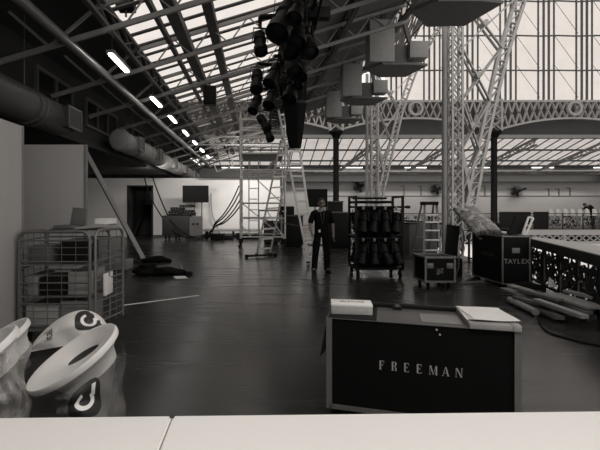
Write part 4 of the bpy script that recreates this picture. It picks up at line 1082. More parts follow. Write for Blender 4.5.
where = ('front row, first from the left', 'front row, second from the left', 'front row, third from the left', 'front row, fourth from the left', 'back row, first from the left', 'back row, second from the left', 'back row, third from the left', 'back row, fourth from the left')
for row, y in enumerate((Yt - .33, Yt + .33)):
    for lev, z in enumerate((1.50, .80)):
        for j in range(4):
            x = xl + .16 + j * (xr - xl - .3) / 3; kk = row * 4 + j
            lb = 'black lantern hanging on the %s bar of the trolley, %s' % (('upper', 'lower')[lev], where[kk])
            u = thing('lantern', lb, 'lantern', (x, y, z - .4), 0, 'lanterns on the trolley'); lantern_parts(u, (x, y, z), 1.05, (rn.uniform(-.35, .35), -.35, -1), .26)
for i, (x, w_) in enumerate(((xl + .27, .42), (xr - .27, .44))):
    u = thing('black_crate', ('black crate on the trolley base, at left', 'black crate on the trolley base, at right')[i], 'crate', (x, Yt, .212), 0, 'crates on the trolley base')
    M().span(x - w_ / 2, x + w_ / 2, Yt - .15, Yt + .2, .212, .42, .01).build('crate_body', BLACK, u); M().span(x - w_ / 2 - .01, x + w_ / 2 + .01, Yt - .16, Yt + .21, .40, .43).build('rim', IRON, u)
solo('black_cover', 'black cloth slung over the middle of the lantern trolley', 'cloth', M().grid(lambda u, v: Vector((xl + .1 + u * (xr - xl - .2), Yt + .12 * math.sin(u * 19) * (.4 + .6 * (1 - v)) * .5, .45 + 1.12 * v)), 40, 8), CLOTHB)
c = G(363, 277.5); solo('tape_roll', 'small pale tape roll on the floor in front of the lantern trolley', 'tape roll', M().lathe([(.02, 0), (.045, 0), (.045, .05), (.02, .05), (.02, 0)], Matrix.Translation(c), 14), WPLAST)
a = W(396.5, 207, 9.5); solo('side_lamp', 'small black lamp sticking out at the right post of the lantern trolley', 'lamp', M().lathe([(.02, -.06), (.035, 0), (.03, .06)], Matrix.Translation((xr + .10, Yt - .35, 1.55)) @ Matrix.Rotation(PI / 2, 4, 'Y'), 12).bar((xr + .02, Yt - .35, 1.55), (xr + .1, Yt - .35, 1.55), .03), BLACK)

# flight case with round silver edges
Yf = 8.3; xl, xr = W(425.5, 0, Yf).x, W(454.5, 0, Yf).x; zb, zt_ = .12, EH - (257.5 - 207) / F * Yf
def case(t, xl, xr, y0, y1, zb, zt_, r=.018, mt=ALUD, edges=True, body=BOARD):
    M().span(xl, xr, y0, y1, zb, zt_).build('case_body', body, t)
    e = M()
    for z in (zb, zt_):
        for y in (y0, y1): e.bar((xl, y, z), (xr, y, z), r * 2, r * 2)
        for x in (xl, xr): e.bar((x, y0, z), (x, y1, z), r * 2, r * 2)
    for x in (xl, xr):
        for y in (y0, y1): e.bar((x, y, zb), (x, y, zt_), r * 2, r * 2)
    e.build('edge_strip', mt, t)
    for x in (xl, xr):
        for y in (y0, y1):
            for z in (zb, zt_): M().ball((x, y, z), r * 1.8, None, 10, 6).build('ball_corner', mt, t)
t = thing('flight_case', 'small black flight case with round silver corners in front of the small stepladder', 'flight case', ((xl + xr) / 2, Yf + .3, 0))
case(t, xl, xr, Yf, Yf + .58, zb, zt_)
for x in (xl + .09, xr - .09):
    M().box((x, Yf - .012, zt_ - .155), (.135, .012, .10), None, .02).build('butterfly_latch', ALUD, t)
mk = M()
for pl_ in ([(-.09, .05), (-.05, .06), (-.02, -.05)], [(-.06, -.06), (.0, .055), (.01, -.03)], [(.01, -.03), (.05, .06), (.07, -.04)], [(-.08, .02), (-.07, -.06)], [(.03, .06), (.09, .05)]):
    mk.path([Vector(((xl + xr) / 2 + p[0] * .75, Yf - .004, zb + .19 + p[1])) for p in pl_], .006, 5)
mk.build('painted_mark', GREYTXT, t)
for x in (xl + .08, xr - .08):
    for y in (Yf + .08, Yf + .5): M().lathe([(.02, -.02), (.05, -.02), (.05, .02), (.02, .02)], Matrix.Translation((x, y, .05)) @ Matrix.Rotation(PI / 2, 4, 'Y'), 14).bar((x, y, .05), (x, y, .12), .05, .04).build('castor', RUBBER, t)
# leaning black lid and silver hoop
a0, a1, b0, b1 = W(444, 255, 9.9), W(456, 257, 9.9), W(446.5, 225, 10.1), W(459, 227, 10.1)
t = thing('case_lid', 'black case lid with silver rim standing upright between the flight case and the column', 'case lid', ((a0.x + a1.x) / 2, 9.95, 0))
zs = .0
M().slab([a0, a1, b1, b0], .05).build('panel', BOARD, t)
e = M()
for p, q in ((a0, a1), (a1, b1), (b1, b0), (b0, a0)): e.bar(p, q, .03, .05)
e.build('rim', ALUD, t)
M().span(a0.x - .05, a1.x + .1, 9.8, 10.3, .0, min(a0.z, a1.z) - .02, .01).build('base_crate', BLACK, t)
t = thing('tube_hoop', 'bent silver tube hoop standing left of the tall lettered case', 'hoop', (W(461, 0, 9.7).x, 9.7, 0))
hp = [W(459, 257, 9.7), W(462, 254, 9.7), W(463.5, 242, 9.7), W(463.5, 232, 9.7), W(461.5, 228.5, 9.7), W(459.5, 230, 9.75)]
M().path([Vector((hp[0].x - .05, 9.75, .02)), Vector((hp[0].x, 9.72, .2))] + hp, .02, 8).build('hoop_tube', ALUD, t)
M().bar((hp[0].x - .2, 9.6, .015), (hp[0].x + .1, 9.95, .015), .05, .03).build('foot', ALUD, t)

# tall case lettered TAYLEX
Yt2 = 8.4; xl, xr = W(502.5, 0, Yt2).x, W(529.5, 0, Yt2).x; zt_ = EH - (236.5 - 207) / F * Yt2; zb = .06
t = thing('tall_case', 'tall black case with silver edges lettered TAYLEX, right of the column', 'flight case', ((xl + xr) / 2, Yt2 + .55, 0))
case(t, xl, xr, Yt2, Yt2 + 1.15, zb, zt_, .012)
for i, chn in enumerate('TAYLEX'): text_mesh(chn, .135, Matrix.Translation((xl + .06 + i * (xr - xl - .11) / 5, Yt2 - .014, EH - (261.5 - 207) / F * Yt2)) @ Matrix.Rotation(PI / 2, 4, 'X'), 1.0, .001).build('letter', GREYTXT, t)
M().box((W(515.5, 0, Yt2).x, Yt2 - .012, EH - (250.5 - 207) / F * Yt2), (.15, .012, .10), None, .004).build('label_plate', GREYP, t)
for i, chn in enumerate('TAYLEX'): text_mesh(chn, .10, Matrix.Translation((xl - .014, Yt2 + .75 - i * .085, .58)) @ Matrix.Rotation(-PI / 2, 4, 'Z') @ Matrix.Rotation(PI / 2, 4, 'X'), 1.0, .001).build('side_letter', STEELD, t)
for x in (xl + .06, xr - .06):
    for y in (Yt2 + .08, Yt2 + 1.05): M().box((x, y, .025), (.08, .08, .05), None, .008).build('foot', RUBBER, t)
# wrapped bundle on the case
u = thing('wrapped_bundle', 'polythene-wrapped bundle of long boards leaning across the top of the tall lettered case', 'bundle', (xl - .2, Yt2 + .9, zt_))
A0 = W(498, 236, 9.0); A1 = W(473, 211, 10.1); B0 = W(478, 234, 8.95)
dirv = (A1 - A0); side = Vector((-.36, .16, -.03)); rn2 = random.Random(2)
bd = M()
for i in range(5):
    o_ = side * (i / 4) * .85 + Vector((0, 0, .02 * (i % 2))); bd.bar(A0 + o_ + Vector((0, 0, .06)), A0 + o_ + dirv * (1.0 + rn2.uniform(-.08, .08)) + Vector((0, 0, .05)), .15, .09, .012)
bd.build('board_stack', WOODD, u)
def wrap(uu, v):
    an = v * 2 * PI; base = A0 + side * .42 + Vector((0, 0, .06)) + dirv * (-.04 + 1.1 * uu); n_ = dirv.cross(side).normalized()
    w_ = 1 + .06 * math.sin(uu * 17 + v * 9) + .05 * math.sin(v * 23)
    return base + side * .66 * math.cos(an) * w_ + n_ * .13 * math.sin(an) * w_
M().grid(wrap, 26, 26).build('polythene_wrap', FILM2, u)
# open black lid and white hand frame on top
u = thing('tilted_board', 'black tilted board leaning back on top of the tall lettered case', 'board', (W(516, 0, 9.0).x, 9.0, zt_))
q0, q1, q2, q3 = W(508, 236, 9.0), W(522, 236, 9.0), W(528, 216, 9.15), W(515.5, 216, 9.15)
for v in (q0, q1): v.z = zt_ + .016
M().slab([q0, q1, q2, q3], .035).build('panel', BOARD, u)
e = M()
for p, q in ((q0, q1), (q1, q2), (q2, q3), (q3, q0)): e.bar(p, q, .02, .03)
e.build('rim', IRON, u)
u = thing('folding_stand', 'narrow white open stand leaning on the black board on the tall lettered case', 'stand', (W(526, 0, 8.8).x, 8.8, zt_))
q0, q1, q2, q3 = W(522.5, 236, 8.8), W(526, 236, 8.8), W(533.2, 218, 8.95), W(528.5, 217, 8.95)
for v in (q0, q1): v.z = zt_ + .018
fr = M()
for p, q in ((q0, q1), (q1, q2), (q2, q3), (q3, q0)): fr.bar(p, q, .035, .03, .006)
fr.build('frame_bar', STALL, u)
M().bar(q0.lerp(q3, .55), q1.lerp(q2, .5), .03, .02).build('cross_bar', STALL, u)

# timber pile and bags at right
def plank(p, q, w_, h_, label, mt=WOODD):
    p, q = Vector(p), Vector(q); m_ = M().bar(p, q, w_, h_, .004)
    solo('timber_board', label, 'board', m_, mt, 'loose boards at the right')
def gp(px, py, z): v = G(px, py, z); return v
# pallet-like bearers carrying the boards
for i, (p, q) in enumerate((((520, 304), (540, 296)), ((560, 317), (579, 310)), ((583, 322), (595, 317)))):
    a, b = G(*p), G(*q); a.z = b.z = .05; solo('bearer', 'dark timber bearer under the loose boards, %s from the left' % ('first', 'second', 'third')[i], 'bearer', M().bar(a, b, .09, .10), IRON, 'bearers under the boards')
plank(gp(511, 286, .20), gp(531, 292, .20), .14, .05, 'short pale board end at the top left of the loose board pile', WOOD)
plank(gp(506, 289, .16), gp(524, 296, .16), .20, .05, 'short broad board below the topmost board end at left of the pile', WOODD)
plank(gp(517, 297, .13), gp(577, 314, .13), .16, .05, 'long dark board lying at the front of the board pile')
plank(gp(542, 295, .14), gp(588, 313, .14), .13, .05, 'long board in the middle of the board pile')
plank(gp(551, 294, .20), gp(597, 308, .20), .30, .04, 'broad pale board on top of the board pile', WOOD)
plank(gp(575, 300, .12), gp(612, 306, .12), .14, .05, 'board at the far right of the pile by the railing', WOODD)
plank(gp(516, 288, .24), gp(560, 300, .24), .12, .04, 'narrow board lying across the top of the board pile, left of the broad one', WOODD)
plank(gp(536, 300, .20), gp(585, 317, .20), .10, .05, 'narrow pale batten along the front of the board pile', WOOD)
plank(gp(566, 291, .26), gp(604, 300, .26), .12, .04, 'pale board lying nearest the railing on the pile', WOOD)
plank(gp(525, 302, .06), gp(560, 318, .06), .12, .05, 'dark board on the floor under the front of the board pile', WOODD)
a, b = G(509.5, 303), G(536, 316); a.z = b.z = .055
tb = M().path([a, b], .05, 12); solo('cardboard_tube', 'pale tube lying on the floor in front of the board pile', 'tube', tb, CARD)
c = G(535, 291); solo('black_bag', 'crumpled dark bag lying behind the loose boards, left of the white bag', 'bag', blob((c.x - .12, c.y + .0, 0), (.30, .16, .10), 12), CLOTHB)
c = G(588, 299); solo('white_sack', 'long pale sack lying by the foot of the railing', 'sack', blob((c.x, c.y + .1, .12), (.26, .13, .11), 15, .15), CARD)
c = G(551, 297); solo('paper_scrap', 'bent pale paper scrap standing up among the loose boards', 'paper', M().slab([(c.x - .05, c.y, .17), (c.x + .14, c.y + .05, .17), (c.x + .02, c.y + .08, .33)], .01), PAPER)
c = G(560, 320); 
cable([G(538, 318) + Vector((0, 0, .012)), G(541, 326) + Vector((0, 0, .012)), G(548, 333) + Vector((0, 0, .012)), G(563, 338) + Vector((0, 0, .012)), G(582, 343) + Vector((0, 0, .012)), G(612, 349) + Vector((0, 0, .012))], .012, 'black cable curving over the floor in front of the loose boards', RUBBER, 'floor_cable', None)
a, b = G(461, 284), G(478, 276.5); cc = G(484, 283)
solo('folded_stand', 'pale bent strip lying on the floor left of the tall lettered case', 'stand', M().bar(a + Vector((0, 0, .02)), b + Vector((0, 0, .03)), .04).bar(a + Vector((0, 0, .02)), cc + Vector((0, 0, .03)), .04), ALUD)

# dark counters and cases further back
def cab(px0, px1, pyt, Y, d_, mt, name, label, cat):
    a = W(px0, pyt, Y); b = W(px1, pyt, Y); t = thing(name, label, cat, ((a.x + b.x) / 2, Y + d_ / 2, 0))
    M().span(a.x, b.x, Y, Y + d_, .05, a.z - .05, .01).build('cabinet_body', mt, t)
    M().span(a.x - .03, b.x + .03, Y - .03, Y + d_ + .03, a.z - .05, a.z, .006).build('worktop', STEELD, t)
    M().span(a.x + .05, b.x - .05, Y + .05, Y + d_ - .05, 0, .05).build('plinth', RUBBER, t)
cab(326, 351, 212, 16.5, .8, BLACK, 'counter', 'dark counter behind the man, left of the lantern trolley', 'counter')
cab(283, 303, 215, 16.8, 1.0, BLACK, 'storage_case', 'black trunk behind the front rails of the tall stepladder', 'trunk')
cab(264, 279, 221, 18.2, .8, STEELD, 'storage_case', 'grey trunk seen between the rear rails of the tall stepladder', 'trunk')
cab(328, 343, 201, 19.4, .7, BLACK, 'tall_cabinet', 'tall black cabinet behind the dark counter', 'cabinet')
sb = thing('grey_table', 'pale grey table behind the scaffold tower, seen through the ladder', 'table', (W(270, 0, 19.5).x, 19.6, 0))
M().span(W(258, 0, 19.5).x, W(281, 0, 19.5).x, 19.2, 20.0, 1.36, 1.44, .01).build('tabletop', STEEL, sb)
for px in (259, 280):
    for y in (19.28, 19.92): M().bar((W(px, 0, 19.5).x, y, 0), (W(px, 0, 19.5).x, y, 1.36), .05).build('leg', IRON, sb)
b = M().box((W(285, 0, 16.9).x + .1, 17.2, EH - (215 - 207) / F * 16.8 + .17), (.55, .4, .34), None, .03); solo('black_case', 'black case on top of the black trunk behind the tall stepladder', 'case', b, BLACK)
def clutter(px, pyb, w_, h_, Y, label, mt=BLACK):
    c_ = W(px, 0, Y); t = thing('dark_crate', label, 'crate', (c_.x, Y, 0), .15, 'dark crates along the hall railing')
    M().box((0, 0, h_ / 2), (w_, .7, h_), None, .015).build('crate_body', mt, t, local=True); M().box((0, 0, h_ + .01), (w_ + .04, .74, .04), None, .008).build('lid', IRON, t, local=True)
clutter(402, 0, 1.3, .62, 15.5, 'wide dark crate behind the lantern trolley by the railing')
clutter(418, 0, 1.0, 1.0, 14.6, 'tall dark crate behind the small stepladder by the railing', STEELD)
clutter(383, 0, 1.2, .9, 18.0, 'dark crate below the farther lattice column')

# ================================================================== BLACK LIGHTING RIG
zr_ = 4.62; xr_ = .66; ya, yb = 5.2, 16.5; hw = .17
t = thing('lighting_truss', 'long black box truss hung under the skylight with clustered stage lights', 'truss', (xr_, 11, zr_ - hw))
ch_ = M()
for dx_ in (-hw, hw):
    for dz_ in (-hw, hw): ch_.tube((xr_ + dx_, ya, zr_ + dz_), (xr_ + dx_, yb, zr_ + dz_), .03)
ch_.build('chord', BLACKM, t)
w_ = M()
for s_ in (-hw, hw):
    lattice(w_, (xr_ + s_, ya, zr_ - hw), (xr_ + s_, yb, zr_ - hw), (xr_ + s_, ya, zr_ + hw), (xr_ + s_, yb, zr_ + hw), 24, .024, True)
    lattice(w_, (xr_ - hw, ya, zr_ + s_), (xr_ - hw, yb, zr_ + s_), (xr_ + hw, ya, zr_ + s_), (xr_ + hw, yb, zr_ + s_), 24, .024, True)
w_.build('lacing', BLACKM, t)
for y in (6.5, 10.5, 14.8): M().tube((xr_, y, zr_ + hw), (xr_, y, ZR(xr_) - .05), .025).build('drop_rod', BLACKM, t)
cb = M(); rn3 = random.Random(11)
for i in range(14):
    y = ya + rn3.uniform(0, 4.5); x = xr_ + rn3.uniform(-.24, .24); L_ = rn3.uniform(.8, 2.4); a_ = rn3.uniform(.1, .45)
    cb.path([(x, y + L_ * s_ / 8, zr_ - hw + .15 - a_ * 4 * (s_ / 8) * (1 - s_ / 8)) for s_ in range(9)], rn3.uniform(.012, .03), 6)
cb.build('cable_loom', RUBBER, t)
hang = [(260, 42, 4.05, .95, 'long-armed one at the upper left'), (257, 80, 4.15, 1.2, 'round one on the left side, middle height'), (256, 103, 4.1, 1.2, 'lowest round one on the left side'), (306, 42, 4.0, 1.1, 'right side near the top'), (285, 18, 4.15, 1.5, 'large one in the middle at the top'), (291, 60, 4.05, 1.3, 'in the middle of the cluster'), (274, 74, 4.1, 1.2, 'left of the middle of the cluster'), (300, 66, 4.0, 1.2, 'right of the middle of the cluster'), (272, 96, 4.1, 1.3, 'low on the left of the cluster'), (292, 88, 4.05, 1.4, 'low on the right of the cluster'), (263, 122, 4.1, 1.3, 'lowest one above the scaffold tower'), (268, 133, 4.1, 1.3, 'farthest one above the scaffold tower'), (299, 78, 4.1, 1.0, 'small one on the lower right edge'), (284, 40, 4.1, 1.3, 'in the upper middle of the cluster'), (298, 8, 4.2, 1.0, 'topmost one in the middle'), (297, 30, 4.1, 1.3, 'upper right of the middle')]
for i, (px, py, z, s_, lb) in enumerate(hang):
    Y = F * (z - EH) / (VY - py); c = W(px, py, Y)
    u = thing('stage_light', 'black stage light on the truss, ' + lb, 'stage light', (c.x, c.y, c.z - .2), 0, 'stage lights on the black truss')
    top_ = c + Vector((0, 0, .24 * s_))
    lantern_parts(u, top_, s_, (rn3.uniform(-.5, .5), -.6, -.9), .24)
    e_ = Vector((max(min(top_.x, xr_ + hw), xr_ - hw), top_.y, zr_ - hw if top_.z < zr_ - hw else zr_))
    kn = Vector((top_.x, top_.y, max(top_.z + .05, zr_ - hw - .02)))
    ar = M().tube(top_, kn, .03); ar.tube(kn, e_, .04); ar.build('arm', BLACKM, u)
a = W(315, 14, 6.4); u = thing('side_batten', 'black batten light sticking out to the right at the top of the truss', 'light', (a.x, a.y, a.z - .1))
M().bar((xr_ + .1, 6.4, a.z), (W(330, 14, 6.4).x, 6.4, a.z), .16, .17, .02).build('batten_body', BLACK, u)
M().bar((xr_ + .15, 6.4, a.z + .08), (xr_ + .15, 6.4, zr_ + .05), .05).build('bracket', IRON, u)
# hanging black fabric bundle
u = thing('fabric_bundle', 'long black fabric bundle hanging down from the truss above the stepladder', 'fabric', (.85, 10.4, 2.95))
rings = []; m_ = M()
for i in range(13):
    v = i / 12; pc = Vector((W(295 - 2 * (1 - v), 0, 10.4).x, 10.4, 4.62 - 1.66 * v)); r_ = .20 * (1 - v) ** .8 + .13
    rings.append([pc + Vector((r_ * (1 + .12 * math.sin(5 * a_ + v * 3)) * math.cos(a_), r_ * .8 * (1 + .12 * math.sin(4 * a_)) * math.sin(a_), 0)) for a_ in [2 * PI * k_ / 20 for k_ in range(20)]])
vs = loft(m_, rings); m_.b.faces.new(vs[-1]); m_.b.faces.new(vs[0][::-1]); m_.build('cloth', CLOTHB, u)
M().lathe([(.29, 4.0), (.30, 4.02), (.30, 4.06), (.29, 4.08)], Matrix.Translation((W(294.2, 0, 10.4).x, 10.4, 0)), 20, 1, .8).build('tie_strap', IRON, u)

# ================================================================== PEOPLE
def person(loc, label, joints, face, clothes_mt=(CLOTHB, CLOTHB), rz=0, glasses=True, name='person'):
    t = thing(name, label, 'person', loc, rz)
    J = {k_: Vector(v) for k_, v in joints.items()}
    order = list(J)
    def chain(keys, rad):
        verts, edges, idx = [], [], {}
        for ks in keys:
            for a_, b_ in zip(ks, ks[1:]):
                for k_ in (a_, b_):
                    if k_ not in idx: idx[k_] = len(verts); verts.append((J[k_], rad[k_]))
                edges.append((idx[a_], idx[b_]))
        return skin_eval(verts, edges, 0, 2)
    R_ = dict(pelvis=.10, waist=.085, chest=.10, upper=.075, neck=.055, headb=.055, sl=.052, sr=.052, hl=.075, hr=.075, el=.042, er=.042, wl=.028, wr=.028, pl=.036, pr=.036, kl=.058, kr=.058, al=.038, ar=.038, tl=.036, tr=.036, ml=.055, mr=.055, hel=.04, her=.04)
    body = M(); me = chain([['pelvis', 'waist', 'chest', 'upper', 'neck', 'headb'], ['upper', 'sl', 'ml', 'el', 'wl', 'pl'], ['upper', 'sr', 'mr', 'er', 'wr', 'pr'], ['pelvis', 'hl', 'kl', 'al', 'tl'], ['pelvis', 'hr', 'kr', 'ar', 'tr']], R_); body.mesh(me)
    # head
    hc = J['headb'] + Vector((0, 0, .0)); hd = Vector(face).normalized(); up_ = (J['headb'] - J['neck']).normalized()
    hd = (hd - up_ * hd.dot(up_)).normalized(); sx_ = hd.cross(up_).normalized(); Hm = Matrix.Translation(hc + up_ * .045) @ Matrix((sx_, hd, up_)).transposed().to_4x4()
    hb = M(); hb.ball((0, 0, 0), (.076, .096, .118), None, 24, 16)
    for v in hb.b.verts:
        if v.co.z < -.02: v.co.x *= 1 - .30 * min(1, (-.02 - v.co.z) / .09); v.co.y = v.co.y * (1 - .12 * min(1, (-.02 - v.co.z) / .09)) + .008
        if v.co.y > .05 and .005 < v.co.z < .03 and abs(abs(v.co.x) - .032) < .018: v.co.y -= .007
    hb.ball((0, .095, -.018), (.013, .02, .024), None, 10, 7)
    for s_ in (-1, 1): hb.ball((.077 * s_, -.005, -.01), (.012, .022, .033), None, 10, 7)
    hb.ball((0, .084, -.062), (.026, .012, .007), None, 10, 6)
    hb.xf(Hm); tmp = bpy.data.meshes.new('h'); hb.b.to_mesh(tmp); body.mesh(tmp)
    # hands
    for s_, w_, p_ in ((-1, 'wl', 'pl'), (1, 'wr', 'pr')):
        d_ = (J[p_] - J[w_]).normalized(); sd = Vector((0, -1, 0)); sd = (sd - d_ * sd.dot(d_)).normalized(); nn_ = d_.cross(sd) * (1 if s_ < 0 else -1)
        for q_ in range(4):
            o_ = J[p_] + d_ * .02 + sd * (.027 - .018 * q_); L_ = (.072, .08, .075, .06)[q_]
            body.mesh(skin_eval([(o_, .0095), (o_ + d_ * L_ * .45 + nn_ * .006, .009), (o_ + d_ * L_ * .8 + nn_ * .022, .008), (o_ + d_ * L_ * .98 + nn_ * .036, .007)], [(0, 1), (1, 2), (2, 3)], 0, 1))
        o_ = J[p_] - d_ * .02 + sd * .03; body.mesh(skin_eval([(o_, .012), (o_ + d_ * .03 + sd * .025, .011), (o_ + d_ * .062 + sd * .026 + nn_ * .012, .009)], [(0, 1), (1, 2)], 0, 1))
    body.build('body', SKIN, t, local=True)
    side = Vector((J['sr'] - J['sl'])).normalized()
    def tor(rows):
        rings = []
        for q_, (c_, rx_, ry_) in enumerate(rows):
            d_ = (rows[min(q_ + 1, len(rows) - 1)][0] - rows[max(q_ - 1, 0)][0]).normalized(); s_ = (side - d_ * side.dot(d_)).normalized(); f_ = d_.cross(s_)
            rings.append([c_ + s_ * rx_ * math.copysign(abs(math.cos(a_)) ** .8, math.cos(a_)) + f_ * ry_ * math.sin(a_) * (1 + .03 * math.sin(3 * a_ + q_)) for a_ in [2 * PI * k_ / 28 for k_ in range(28)]])
        return rings
    sh = M(); pv, wa, ct, up, nk = J['pelvis'], J['waist'], J['chest'], J['upper'], J['neck']
    rows = [(pv + (pv - wa) * .25, .168, .125), (pv, .165, .122), (wa, .160, .115), (ct.lerp(wa, .4), .172, .122), (ct, .188, .128), (ct.lerp(up, .6), .205, .118), (up, .190, .095), (up.lerp(nk, .35), .135, .078), (up.lerp(nk, .65), .075, .068), (up.lerp(nk, .95), .062, .062)]
    vs = loft(sh, tor(rows)); sh.b.faces.new(vs[0][::-1])
    for s_, e_ in (('sl', 'el'), ('sr', 'er')):
        S_, E_ = J[s_], J[e_]; in_ = S_.lerp(up, .45)
        sh.path([in_, S_.lerp(in_, .3), S_ + (E_ - S_) * .12, S_.lerp(E_, .45), S_.lerp(E_, .86)], .075, 14, .066); sh.ball(S_ + Vector((0, 0, -.012)), (.072, .075, .070), None, 14, 9)
    sh.build('shirt', clothes_mt[0], t, local=True)
    tr_ = M(); hm = (J['hl'] + J['hr']) / 2
    vs = loft(tr_, tor([(hm + (hm - pv) * .9, .10, .085), (hm, .165, .118), (pv, .158, .114), (pv.lerp(wa, .35), .150, .108)])); tr_.b.faces.new(vs[0][::-1]); tr_.b.faces.new(vs[-1])
    for h_, k__, a__ in (('hl', 'kl', 'al'), ('hr', 'kr', 'ar')):
        P_ = [J[h_], J[h_].lerp(J[k__], .5), J[k__], J[k__].lerp(J[a__], .5), J[a__] + Vector((0, 0, -.03))]
        tr_.path(P_, .098, 16, .068)
    tr_.build('trousers', clothes_mt[1], t, local=True)
    for a_, b_ in (('al', 'tl'), ('ar', 'tr')):
        d_ = (J[b_] - J[a_]); d_.z = 0; L_ = d_.length; d_.normalize(); s2_ = Vector((-d_.y, d_.x, 0)); c_ = J[a_] + d_ * (L_ * .42); 
        m_ = M(); m_.ball((0, 0, 0), (.052, .15, .055), None, 14, 8)
        for v in m_.b.verts: v.co.z = max(v.co.z, -.03)
        m_.ball((0, -.07, .045), (.05, .06, .06), None, 12, 7)
        m_.xf(Matrix.Translation((c_.x, c_.y, .031)) @ Matrix((s2_, d_, Vector((0, 0, 1)))).transposed().to_4x4()); m_.build('shoe', RUBBER, t, local=True)
    hr_ = M(); hr_.ball((0, -.012, .022), (.083, .098, .108), None, 20, 12)
    for v in hr_.b.verts:
        if v.co.y > .045 and v.co.z < .062: v.co.y = .045 - (.062 - v.co.z) * .5
        if v.co.z < -.045: v.co.z = -.045
    hr_.xf(Hm).build('hair', HAIR, t, local=True)
    if glasses:
        ey = M()
        for s_ in (-1, 1): ey.path([(s_ * .032 + .023 * math.cos(a_ * PI / 6), .094, .012 + .017 * math.sin(a_ * PI / 6)) for a_ in range(13)], .0035, 5); ey.bar((s_ * .055, .09, .014), (s_ * .079, .0, .014), .004)
        ey.bar((-.01, .098, .014), (.01, .098, .014), .004); ey.xf(Hm).build('glasses', BLACK, t, local=True)
        e2 = M()
        for s_ in (-1, 1): e2.ball((s_ * .032, .086, .012), (.012, .008, .007), None, 8, 5); e2.bar((s_ * .018, .093, .04), (s_ * .05, .086, .04), .006)
        e2.ball((0, .09, -.062), (.022, .008, .004), None, 8, 5); e2.xf(Hm).build('eyes_and_brows', HAIR, t, local=True)
    return t, J
Ym = 10.3; xm = W(321.5, 0, Ym).x
jm = dict(pelvis=(0, 0, .97), waist=(0, 0, 1.12), chest=(.005, .01, 1.29), upper=(.005, .02, 1.42), neck=(.0, .015, 1.50), headb=(.0, 0, 1.60), sl=(-.185, .02, 1.405), sr=(.19, .02, 1.405), ml=(-.235, .03, 1.27), mr=(.25, .03, 1.27), el=(-.275, .03, 1.13), er=(.275, .03, 1.13), wl=(-.235, -.08, .93), wr=(.275, -.04, .90), pl=(-.21, -.10, .85), pr=(.27, -.06, .82), hl=(-.095, 0, .90), hr=(.095, 0, .90), kl=(-.14, -.02, .50), kr=(.12, -.02, .50), al=(-.17, .02, .09), ar=(.135, .02, .09), tl=(-.21, -.14, .035), tr=(.17, -.14, .035))
tm_, J = person((xm, Ym, 0), 'man in dark short-sleeved shirt, dark trousers and glasses standing beside the tall stepladder', jm, (.05, -1, 0))
M().box((-.07, -.155, .985), (.045, .02, .06), None, .005).build('belt_tag', PAPER, tm_, local=True)
M().path([(-.045, -.10, 1.47), (-.03, -.165, 1.3), (0.0, -.17, 1.15), (.03, -.165, 1.3), (.05, -.10, 1.47)], .005, 5).build('lanyard', STEELD, tm_, local=True)
pf = W(591, 0, 32.1)
jb = dict(pelvis=(.12, 0, 1.0), waist=(.06, 0, 1.16), chest=(-.04, 0, 1.32), upper=(-.14, 0, 1.42), neck=(-.22, 0, 1.46), headb=(-.31, 0, 1.48), sl=(-.14, -.18, 1.38), sr=(-.14, .18, 1.38), ml=(-.24, -.2, 1.26), mr=(-.24, .2, 1.26), el=(-.32, -.2, 1.16), er=(-.32, .2, 1.16), wl=(-.50, -.16, 1.16), wr=(-.50, .16, 1.16), pl=(-.56, -.15, 1.16), pr=(-.56, .15, 1.16), hl=(.12, -.09, .92), hr=(.12, .09, .92), kl=(.08, -.1, .50), kr=(.16, .1, .50), al=(.10, -.1, .09), ar=(.18, .1, .09), tl=(-.06, -.11, .035), tr=(.02, .11, .035))
person((pf.x, 32.1, 0), 'far person in dark clothes bending forward behind the far railing', jb, (-.4, 0, -.9), glasses=False)[0].scale = (1.25, 1.25, 1.15)

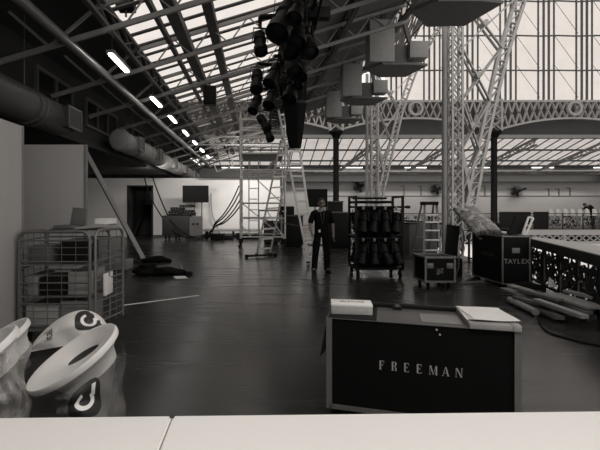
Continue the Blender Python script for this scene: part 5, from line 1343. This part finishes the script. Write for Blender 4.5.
# ================================================================== LIGHT AND CAMERA
w = bpy.data.worlds.new('sky'); bpy.context.scene.world = w; w.use_nodes = True
bgn = w.node_tree.nodes['Background']; bgn.inputs[0].default_value = (1.0, .965, .935, 1); bgn.inputs[1].default_value = 1.25
def area(name, loc, rot, size, power, sy=None, col=(1, .96, .92)):
    l = bpy.data.lights.new(name, 'AREA'); l.energy = power; l.size = size; l.color = col
    if sy: l.shape = 'RECTANGLE'; l.size_y = sy
    o = bpy.data.objects.new(name, l); C.objects.link(o); o.location = loc; o.rotation_euler = rot; return o
def spot(name, loc, target, power, ang_=70, r=.12):
    l = bpy.data.lights.new(name, 'SPOT'); l.energy = power; l.spot_size = math.radians(ang_); l.spot_blend = .6; l.shadow_soft_size = r; l.color = (1, .96, .92)
    o = bpy.data.objects.new(name, l); C.objects.link(o); o.location = loc
    o.rotation_euler = (Vector(target) - Vector(loc)).to_track_quat('-Z', 'Y').to_euler(); return o
area('table_fill_light', (.6, .1, 4.4), (0, 0, 0), 1.6, 98, .4)  # added area light over the camera, unseen, brightens the white table
area('ceiling_wash_light', (-.2, 19.3, 4.35), (math.radians(38), 0, 0), 2.4, 185, .4)
area('ceiling_wash_light_left', (-4.0, 18.0, 3.0), (math.radians(60), 0, 0), 1.5, 45, .3)
area('under_gallery_fill', (18, 31.5, -1.0), (0, 0, 0), 20, 500, 1.0)  # added unseen light, brightens the pale wall below the far gallery
area('far_gallery_light', (14, 36.2, 4.4), (0, 0, 0), 30, 500, .3)

cam = bpy.data.cameras.new('camera'); co = bpy.data.objects.new('camera', cam); C.objects.link(co)
co.location = (0, 0, EH); co.rotation_euler = (PI / 2, 0, 0)
cam.sensor_width = 36; cam.sensor_fit = 'HORIZONTAL'; cam.lens = 36 * F / 600
cam.shift_x = (300 - VX) / 600; cam.shift_y = -(225 - VY) / 600
cam.clip_start = .05; cam.clip_end = 300
sc = bpy.context.scene; sc.camera = co
sc.view_settings.view_transform = 'Standard'; sc.view_settings.look = 'None'; sc.view_settings.gamma = 1; sc.view_settings.exposure = 0
sc.view_settings.use_curve_mapping = False
sc.cycles.use_denoising = True; sc.cycles.max_bounces = 8; sc.cycles.transparent_max_bounces = 12; sc.cycles.sample_clamp_indirect = 6
